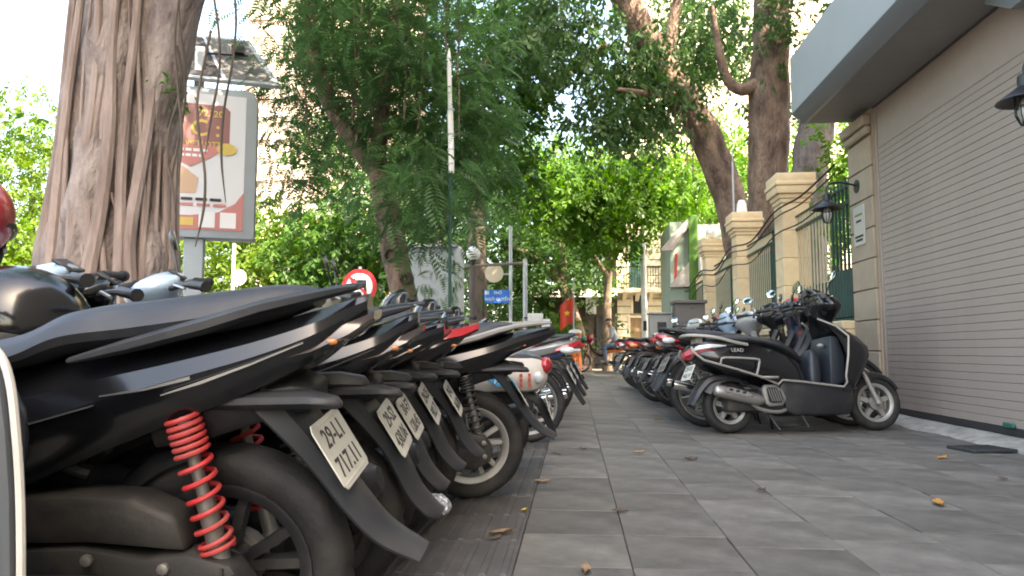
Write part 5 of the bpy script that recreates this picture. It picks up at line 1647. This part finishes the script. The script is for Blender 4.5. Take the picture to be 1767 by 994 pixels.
    part(("lengine",), lambda b: (b.box(-.06, .50, -.13, .14, .17, .33), b.box(-.1, .1, .08, .15, .17, .31)), "engine_case", ENGINE, t, bevel=.03, seg=2)
    shock(t, (.03, .15, .52), (-.03, .13, .26), SPBLK)
    # floor, lower fairing, apron
    part(("lfloor",), lambda b: b.prism([(.44, .17), (.50, .135), (1.0, .135), (1.06, .22), (1.05, .35), (.95, .365), (.44, .425), (.39, .36)], -.165, .165), "lower_fairing", PLAST, t, bevel=.02, seg=2)
    part(("lapron",), lambda b: b.rings([[(xc + d * cx, w * cy, z) for cx, cy in ((-.6, -.96), (.1, -1), (.7, -.8), (1, -.4), (1.05, 0), (1, .4), (.7, .8), (.1, 1), (-.6, .96), (-.35, .6), (-.2, 0), (-.35, -.6))] for z, xc, d, w in ((.27, 1.00, .09, .15), (.38, 1.02, .10, .19), (.50, 1.065, .14, .215), (.62, 1.10, .18, .22), (.70, 1.09, .19, .215), (.79, 1.04, .15, .19), (.88, .95, .09, .15), (.95, .90, .06, .10), (1.0, .87, .04, .06))]), "leg_shield", BLACK, t, angle=50)
    part(("linner",), lambda b: b.prism([(.86, .37), (1.0, .40), (1.02, .62), (.98, .79), (.90, .80), (.88, .60)], -.15, .15), "inner_panel", mat("inner_panel_blue_black", (.018, .022, .030), .4), t, bevel=.02, seg=2)
    part(("lnose",), oval_fn([(.56, 1.13, .03, .05), (.60, 1.14, .07, .11), (.68, 1.13, .09, .14), (.76, 1.09, .08, .12), (.82, 1.04, .05, .07)]), "front_cowl", BLACK, t)
    part(("lhl",), lambda b: b.sphere((1.20, 0, .68), (.04, .10, .045), 14, 8), "headlight", CLEAR, t)
    for s in (1, -1):
        part(("ltrim", s), lambda b: b.tube([(.36, s * .19, .38), (.41, s * .185, .42), (.56, s * .18, .41), (.95, s * .19, .362), (.975, s * .205, .40), (.965, s * .215, .45), (1.0, s * .225, .62), (1.035, s * .205, .785), (.95, s * .175, .875), (.82, s * .12, .945)], .009, 6, k=1), "apron_trim", RAILG, t)
    for s in (1, -1):
        part(("lguard", s), lambda b, s=s: (
            b.tube([(-.33, s * .12, .70), (-.335, s * .15, .66), (-.26, s * .19, .585), (0, s * .215, .51), (.23, s * .225, .437), (.36, s * .21, .382)], .010, 7, k=1),
            b.tube([(-.13, s * .212, .548), (-.125, s * .22, .585), (-.09, s * .225, .602), (.16, s * .235, .59), (.195, s * .235, .565), (.165, s * .228, .46)], .009, 7, k=2)), "guard_rail", RAILG, t)
    for s in (1, -1):
        part(("lpeg", s), lambda b: b.box(.20, .34, min(s * .21, s * .27), max(s * .21, s * .27), .428, .448), "passenger_peg", RAILG, t, bevel=.008)
    # bag between the knees and the apron
    part(("lbag",), oval_fn([(.37, .76, .05, .10), (.45, .765, .06, .11), (.58, .775, .055, .10), (.66, .785, .035, .07), (.69, .79, .015, .03)], p=3.5), "leg_pad", MATS["inner_panel_blue_black"], t)
    part(("lkey",), lambda b: b.sphere((.86, -.06, .72), (.03, .03, .02), 10, 6), "ignition_cover", RAILG, t)
    for i, (ps, nm) in enumerate((([(.44, .13, .18), (.48, .19, .08), (.52, .235, .012)], "side_stand"), ([(.30, -.10, .16), (.36, -.12, .05), (.38, -.13, .02)], "centre_stand"), ([(.58, -.13, .14), (.62, -.15, .04)], "foot_lever"))):
        part(("lst", i), lambda b: b.tube(ps, .010, 6), nm, PLAST, t)
    bars(t, R(steer), 'lead', BLACK, (1, 1), (.94, 1.05), big=1.4)
    return t

# ------------------------------------------------------------------ the left row of scooters, tails towards the path
LG = "scooters parked along the left of the path"
sport_scooter("parked_scooter", "nearest black scooter with a red spring shock and charcoal seat", -.70, 1.47, head=184, lean=-8, group=LG, spring='red', accent=STEEL, plate_txt=("29-L1", "717.11"))
sport_scooter("parked_scooter", "black scooter whose mudguard tip is wrapped in silver foil, second in left row", -.70, 1.90, flap='short', head=187, lean=-8, group=LG, plate_txt=("29-S2", "438.06"), accent=GREYP, scale=.985)
fo_ = None
sport_scooter("parked_scooter", "black scooter just behind the foil tipped one, third tail in the left row", -.745, 2.28, flap='short', scale=.97, taillen=.05, head=186, lean=-7, group=LG, plate_txt=("30-F7", "120.45"), hbz=.89, cowlm=LBLUE)
sport_scooter("parked_scooter", "black scooter with dull red tail lens, fourth in left row", -.755, 2.58, flap='short', head=188, lean=-8, group=LG, tail='dark', scale=1.01, plate_txt=("29-D5", "902.71"))
sport_scooter("parked_scooter", "black scooter with a bright red tail light, fifth in left row", -.725, 2.92, flap='short', head=187, lean=-7, group=LG, tail='red', plate_txt=("29-K1", "366.80"), hbz=.90, cowlm=LBLUE, mirrors=(0, 1))
sport_scooter("parked_scooter", "black scooter with a long grey grab rail and fully visible rear wheel", -.49, 3.36, head=190, lean=-5, group=LG, rail='grey', taillen=.10, rimm=RIMS, plate_txt=("29-M8", "514.23"))
classic_scooter("parked_scooter", "white rounded scooter with a blue sticker on its flank", -.50, 4.12, head=180, lean=-6, group=LG, sticker=True)
underbone("parked_motorbike", "silver tailed black motorbike just beyond the white scooter", -.36, 5.4, head=180, lean=-7, group=LG, mirrors=(0, 0), tailm=SILV, seatm=VINYLB)
underbone("parked_motorbike", "black motorbike with a white flap, second beyond the white scooter", -.34, 6.4, head=181, lean=-7, group=LG, mirrors=(0, 0), rail=CHROME)
underbone("parked_motorbike", "black motorbike with pink tail stripe, third beyond the white scooter", -.30, 7.5, head=180, lean=-7, group=LG, mirrors=(0, 0), tailm=REDP)
sport_scooter("parked_scooter", "blue seated scooter near the far end of the left row", -.28, 8.8, head=180, lean=-7, group=LG, body=BLUEP)
underbone("parked_motorbike", "farthest dark motorbike of the left row before the lime tub", -.30, 10.2, head=180, lean=-7, group=LG, mirrors=(0, 0))
# the pale scooter cut by the left edge of the picture
classic_scooter("parked_scooter", "pale scooter with grey flank panel at the left edge", -1.158, 1.0, edge=True, head=181, lean=-3, group=LG, body=GREYP, side=GREYP, mirrors=(0, 0))

# ------------------------------------------------------------------ the right row, tails towards the path
delivery_scooter("parked_scooter", "black step-through scooter with bright guard bars beside the roller shutter", 1.27, 6.1, 14)
RG = "motorbikes parked along the fence"
row = [
    (6.60, dict(body=BLACK, tailm=BLACK, apron=BLACK), "black motorbike directly behind the guard bar scooter"),
    (7.05, dict(body=BLACK, tailm=REDP, apron=REDP, kind='alloy'), "red panelled motorbike second behind the guard bar scooter"),
    (7.50, dict(body=NAVY, tailm=BLACK, apron=NAVY), "navy fronted motorbike third behind the guard bar scooter"),
    (7.95, dict(body=REDP, tailm=SILV, apron=REDP), "silver tailed red motorbike fourth behind the guard bar scooter"),
    (8.40, dict(body=BLACK, tailm=REDP, apron=BLACK, rail=CHROME, mirm=CHROME), "chrome railed motorbike fifth behind the guard bar scooter"),
    (8.85, dict(body=SILV, tailm=BLACK, apron=SILV), "silver fronted motorbike sixth behind the guard bar scooter"),
    (9.30, dict(body=BLACK, tailm=BLACK, apron=NAVY, kind='alloy', rimm=RIMB), "black alloy wheeled motorbike seventh behind the guard bar scooter"),
    (9.75, dict(body=LBLUE, tailm=REDP, apron=LBLUE), "pale blue fronted motorbike eighth behind the guard bar scooter"),
    (10.20, dict(body=BLACK, tailm=SILV, apron=BLACK), "silver tailed motorbike ninth behind the guard bar scooter"),
    (10.65, dict(body=WHITE2, tailm=BLACK, apron=WHITE2), "white fronted motorbike tenth behind the guard bar scooter"),
    (11.10, dict(body=NAVY, tailm=REDP, apron=NAVY), "red tailed motorbike eleventh behind the guard bar scooter"),
    (11.55, dict(body=REDP, tailm=BLACK, apron=REDP), "red handlebar motorbike twelfth behind the guard bar scooter"),
    (12.00, dict(body=BLACK, tailm=BLACK, apron=SILV), "silver fronted motorbike thirteenth behind the guard bar scooter"),
    (12.45, dict(body=BLACK, tailm=BLACK, apron=REDP), "red fronted motorbike fourteenth behind the guard bar scooter"),
    (12.90, dict(body=SILV, tailm=BLACK, apron=BLACK), "silver headed motorbike fifteenth behind the guard bar scooter"),
    (13.35, dict(body=BLACK, tailm=BLACK, apron=GREYP, mirm=CHROME), "last dark motorbike of the right row before the grey cabinets"),
]
rq = random.Random(5)
LAMPS = [REDL, REDD, REDD, REDL, REDL, REDD, REDD, REDL, REDD, REDD, REDL, REDD, REDD, REDD]
SIGS = [CLEAR, PLASTG, AMBER, CLEAR, PLASTG, PLASTG, CLEAR, AMBER, CLEAR, PLASTG, PLASTG, CLEAR, PLASTG, PLASTG]
DPLATE = mat("shade_grey_plate", (.20, .19, .17), .6, dust=.4)  # plate white greyed down to stand for the shade of its downward tilt
for i, (y, kw, lab) in enumerate(row):
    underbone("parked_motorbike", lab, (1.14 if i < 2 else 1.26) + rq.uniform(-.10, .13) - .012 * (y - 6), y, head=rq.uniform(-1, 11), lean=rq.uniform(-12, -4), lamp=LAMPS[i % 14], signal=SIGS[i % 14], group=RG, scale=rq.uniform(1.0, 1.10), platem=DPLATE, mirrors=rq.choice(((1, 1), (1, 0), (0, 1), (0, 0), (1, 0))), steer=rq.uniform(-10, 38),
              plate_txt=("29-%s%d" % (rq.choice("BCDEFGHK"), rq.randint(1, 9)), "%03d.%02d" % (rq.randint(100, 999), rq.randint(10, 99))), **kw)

# ------------------------------------------------------------------ motorbike and seated man at the end of the path
underbone("parked_motorbike", "red and orange motorbike standing sideways with a man sitting on it", 1.52, 23.2, head=184, lean=-4, body=REDP, tailm=ORANGE, apron=REDP, rimm=POLEW, scale=1.06, steer=20)
p = thing("person", "man in a grey shirt and jeans sitting on the red motorbike looking down", "person", (1.22, 23.2, 0))


def skin(name, nodes, edges, rad, m, parent, sub=2, root=0):
    me = bpy.data.meshes.new(name)
    me.from_pydata(nodes, edges, [])
    me.materials.append(m)
    o = obj(name, me, parent)
    md = o.modifiers.new("skin", 'SKIN')
    md.use_smooth_shade = True
    sv = me.skin_vertices[0].data
    for i, q in enumerate(rad):
        sv[i].radius = q if isinstance(q, tuple) else (q, q)
        sv[i].use_root = (i == root)
    s = o.modifiers.new("smooth", 'SUBSURF')
    s.levels = s.render_levels = sub
    return o


SKINM = mat("skin", (.33, .18, .115), .55)
SHIRT = mat("grey_shirt", (.38, .38, .40), .85, var=.15, vscale=9)
JEANS = mat("blue_jeans", (.13, .19, .28), .85, var=.2, vscale=12)
HAIR = mat("black_hair", (.012, .011, .010), .5)
SHOE = mat("dark_shoe", (.04, .035, .03), .6)
# faces -x, leaning forward, forearms on the thighs
hip = (.12, 0, .88)
body_n = [hip, (.10, 0, 1.0), (.06, 0, 1.15), (.0, 0, 1.32), (-.04, 0, 1.42), (-.08, 0, 1.48), (-.12, 0, 1.56), (-.14, 0, 1.63)]
body_r = [(.15, .13), (.145, .12), (.15, .115), (.165, .11), (.11, .08), (.052, .052), (.078, .088), (.066, .075)]
ed = [(i, i + 1) for i in range(7)]
for s in (1, -1):
    o0 = len(body_n)
    body_n += [(-.01, s * .18, 1.38), (-.03, s * .235, 1.24), (-.04, s * .25, 1.12), (-.16, s * .19, 1.04), (-.27, s * .10, 1.02), (-.31, s * .075, 1.015)]
    body_r += [.062, .05, .043, .038, .028, (.036, .018)]
    ed += [(3, o0)] + [(o0 + i, o0 + i + 1) for i in range(5)]
    h0 = o0 + 5
    for f_ in range(5):
        a0 = len(body_n)
        off = (f_ - 1.5) * .017
        if f_ < 4:
            body_n += [(-.345, s * .075 + off, 1.012), (-.368 - .004 * (f_ in (1, 2)), s * .075 + off, 1.0), (-.375, s * .075 + off, .98)]
        else:
            body_n += [(-.315, s * .04, 1.03), (-.34, s * .03, 1.03), (-.358, s * .03, 1.022)]
        body_r += [.0095, .0085, .0075]
        ed += [(h0, a0), (a0, a0 + 1), (a0 + 1, a0 + 2)]
    l0 = len(body_n)
    body_n += [(.10, s * .09, .86), (-.10, s * .14, .86), (-.26, s * .17, .82), (-.25, s * .18, .60), (-.22, s * .18, .36), (-.235, s * .18, .30), (-.33, s * .185, .285)]
    body_r += [.085, .08, .06, .055, .04, .038, (.035, .028)]
    ed += [(0, l0)] + [(l0 + i, l0 + i + 1) for i in range(6)]
pb = skin("body", body_n, ed, body_r, SKINM, p)
sh_n = [(.12, 0, .90), (.10, 0, 1.0), (.06, 0, 1.15), (.0, 0, 1.32), (-.035, 0, 1.41)]
sh_r = [(.165, .145), (.162, .138), (.165, .13), (.178, .122), (.10, .08)]
se = [(0, 1), (1, 2), (2, 3), (3, 4)]
for s in (1, -1):
    o0 = len(sh_n)
    sh_n += [(-.01, s * .18, 1.38), (-.03, s * .235, 1.24), (-.04, s * .25, 1.12), (-.12, s * .21, 1.06)]
    sh_r += [.076, .064, .058, .052]
    se += [(3, o0), (o0, o0 + 1), (o0 + 1, o0 + 2), (o0 + 2, o0 + 3)]
skin("shirt", sh_n, se, sh_r, SHIRT, p)
tn, tr_, te = [(.12, 0, .88)], [(.16, .14)], []
for s in (1, -1):
    l0 = len(tn)
    tn += [(.10, s * .09, .86), (-.10, s * .14, .86), (-.26, s * .17, .82), (-.25, s * .18, .60), (-.22, s * .18, .38)]
    tr_ += [.10, .094, .075, .068, .055]
    te += [(0, l0)] + [(l0 + i, l0 + i + 1) for i in range(4)]
skin("trousers", tn, te, tr_, JEANS, p)
MB().sphere((-.115, 0, 1.66), (.105, .092, .075), 16, 8, -.25, 1).build("hair", HAIR, p)
MB().prism([(-.205, 1.60), (-.232, 1.565), (-.205, 1.56)], -.014, .014, 'y').build("nose", SKINM, p, bevel=.004)
for s in (1, -1):
    MB().sphere((-.198, s * .032, 1.612), (.008, .013, .008), 8, 6).build("eye", HAIR, p)
    MB().sphere((-.115, s * .086, 1.60), (.022, .01, .032), 8, 6).build("ear", SKINM, p)
    b = MB()
    b.prism([(-.19, .245), (-.19, .31), (-.25, .33), (-.36, .30), (-.38, .27), (-.37, .25)], s * .18 - .045, s * .18 + .045, 'y')
    b.build("shoe", SHOE, p, bevel=.012, seg=2)
MB().box(-.203, -.195, -.024, .024, 1.53, 1.537).build("mouth", mat("lips", (.2, .07, .06), .5), p)
tag(MB().box(-.04, .04, -.05, .05, -.006, .006).build("phone", DARKM, None, bevel=.004), "dark phone held in the seated man's hands", "phone")
bpy.data.objects["phone"].location = (.86, 23.2, 1.035)
bpy.data.objects["phone"].rotation_euler = (0, R(35), 0)


# ------------------------------------------------------------------ helmets and small loose things
def helmet(name, label, loc, rot, m, rad=.135, visor=True):
    t = thing(name, label, "helmet", loc, rot)
    b = MB()
    b.sphere((0, 0, 0), (rad * 1.12, rad * .95, rad), 28, 16, -.72, 1)
    b.build("shell", m, t)
    b = MB()
    b.lathe([(rad * 1.0, -.014), (rad * 1.02, -.002), (rad * 1.0, .01)], 28, 'z', (0, 0, -rad * .30))
    b.build("seam", PLAST, t)
    if visor:
        b = MB()
        rings = []
        for i in range(13):
            a = R(-75 + 150 * i / 12)
            rings.append([(rad * q * 1.16 * math.cos(a), rad * q * 1.0 * math.sin(a), z) for q, z in ((1.03, -.07), (1.06, -.02), (1.05, .04), (1.02, .05), (1.03, -.02), (1.0, -.07))])
        b.rings(rings)
        b.build("visor", mat("visor_dark", (.02, .022, .024), .08, coat=.8), t)
    b = MB()
    b.tube([(0, rad * .9, -.05), (.02, rad * .7, -.15), (.03, .0, -.2), (.02, -rad * .7, -.15), (0, -rad * .9, -.05)], .008, 6, k=3)
    st_ = b.build("strap", DARKM, t)
    MB().box(.0, .035, -rad * .92, -rad * .84, -.10, -.08).build("buckle", STEEL, st_)
    return t


helmet("helmet", "large black helmet resting beyond the nearest scooter's seat", (-1.50, 1.80, .745), (R(8), R(-6), R(200)), BLACK, .165)
helmet("helmet", "red helmet at the left edge resting on a handlebar before the banyan", (-1.82, 1.95, 1.08), (0, R(10), R(160)), mat("helmet_red", (.36, .03, .035), .3, coat=.5), .135, False)
helmet("helmet", "small green helmet hung on the red motorbike's handlebar", (.35, 23.1, 1.02), (0, 0, R(180)), mat("helmet_green", (.06, .22, .15), .3, coat=.5), .13)

# foil wrapped round a mudguard tip
b = MB()
b.sphere((0, 0, 0), (.036, .05, .02), 14, 9)
b.v = [tuple(q * (1 + .28 * noise.noise(Vector(p) * 45)) for q in p) for p in b.v]
fo_ = b.build("foil_wrap", FOIL, None)
fo_.location = (-.365, 1.95, .265)
fo_.rotation_euler = (0, R(35), 0)
tag(fo_, "silver foil wrapped round the mudguard tip of the second scooter", "foil")

t = thing("drain_cover", "dark flat metal plate lying by the concrete ramp", "plate", (2.76, 5.2, .012), (0, 0, R(12)))
MB().box(-.16, .16, -.13, .13, -.008, .012).build("slab", mat("dark_steel_plate", (.03, .032, .034), .7, bump=.3), t, bevel=.004)
for i in range(5):
    MB().box(-.13, .13, -.10 + i * .045, -.085 + i * .045, .012, .016).build("ridge", MATS["dark_steel_plate"], t)

lm = [mat("fallen_leaf_orange", (.42, .20, .04), .7), mat("fallen_leaf_tan", (.26, .17, .10), .8), mat("fallen_leaf_brown", (.09, .06, .04), .8), mat("fallen_leaf_yellow", (.45, .34, .06), .7)]
spots = [(1.60, 3.38, 0, .052, "large orange fallen leaf in the middle of the right paving"), (2.30, 4.78, 0, .045, "orange fallen leaf near the dark metal plate"), (-.28, 2.70, 1, .050, "large tan fallen leaf on the ribbed tiles"), (-.29, 2.62, 2, .028, "small brown leaf touching the tan leaf on the ribbed tiles"),
         (.03, 2.28, 1, .036, "pale tan fallen leaf nearest the camera on the grey slabs"), (-.17, 3.75, 1, .042, "tan fallen leaf near the left scooters' wheel"), (-.22, 3.08, 3, .026, "small pale leaf at the edge of the ribbed tiles"), (.19, 3.10, 2, .032, "dark curled leaf in the slab joint at centre"),
         (.72, 4.60, 2, .050, "dark twig-like leaf left of the guard bar scooter's shadow"), (.42, 4.85, 1, .045, "long tan leaf lying on a slab joint mid path"), (2.05, 3.32, 3, .028, "small cream leaf right of the large orange leaf"), (.90, 3.62, 2, .030, "small dark leaf left of the large orange leaf"),
         (.80, 7.2, 3, .05, "yellow leaf far up the path by the parked row"), (2.25, 4.05, 2, .03, "tiny brown leaf below the leaf by the metal plate"), (-.12, 4.75, 2, .03, "small dark leaf beside the white scooter's wheel"), (2.15, 2.9, 2, .04, "curled brown twig leaf toward the lower right"), (.05, 5.0, 2, .035, "dark leaf in the middle of the path")]
lr = random.Random(9)
for i, (x, y, k, s, lab) in enumerate(spots):
    b = MB()
    cols = []
    for q in range(7):
        u = q / 6
        w = s * .42 * math.sin(PI * min(1, u * .93 + .05)) ** .8
        zz = .006 + s * .25 * (u - .5) ** 2 + lr.uniform(0, .004)
        cu = s * lr.uniform(.10, .28)
        cols.append([(s * (u - .5) * 2, -w, zz + cu * .6), (s * (u - .5) * 2, -w * .5, zz + cu * .15), (s * (u - .5) * 2, 0, zz), (s * (u - .5) * 2, w * .5, zz + cu * .2), (s * (u - .5) * 2, w, zz + cu),
                     (s * (u - .5) * 2, w, zz + cu + .0012), (s * (u - .5) * 2, 0, zz + .0012), (s * (u - .5) * 2, -w, zz + cu * .6 + .0012)])
    b.rings(cols)
    b.tube([(-s, 0, .008), (-s * 1.45, .004, .012)], .0014, 5)
    o = b.build("fallen_leaf", lm[k], None, angle=60)
    o.location = (x, y, .0)
    o.rotation_euler = (0, 0, lr.uniform(0, 6.28))
    tag(o, lab, "leaf", "fallen leaves on the paving")
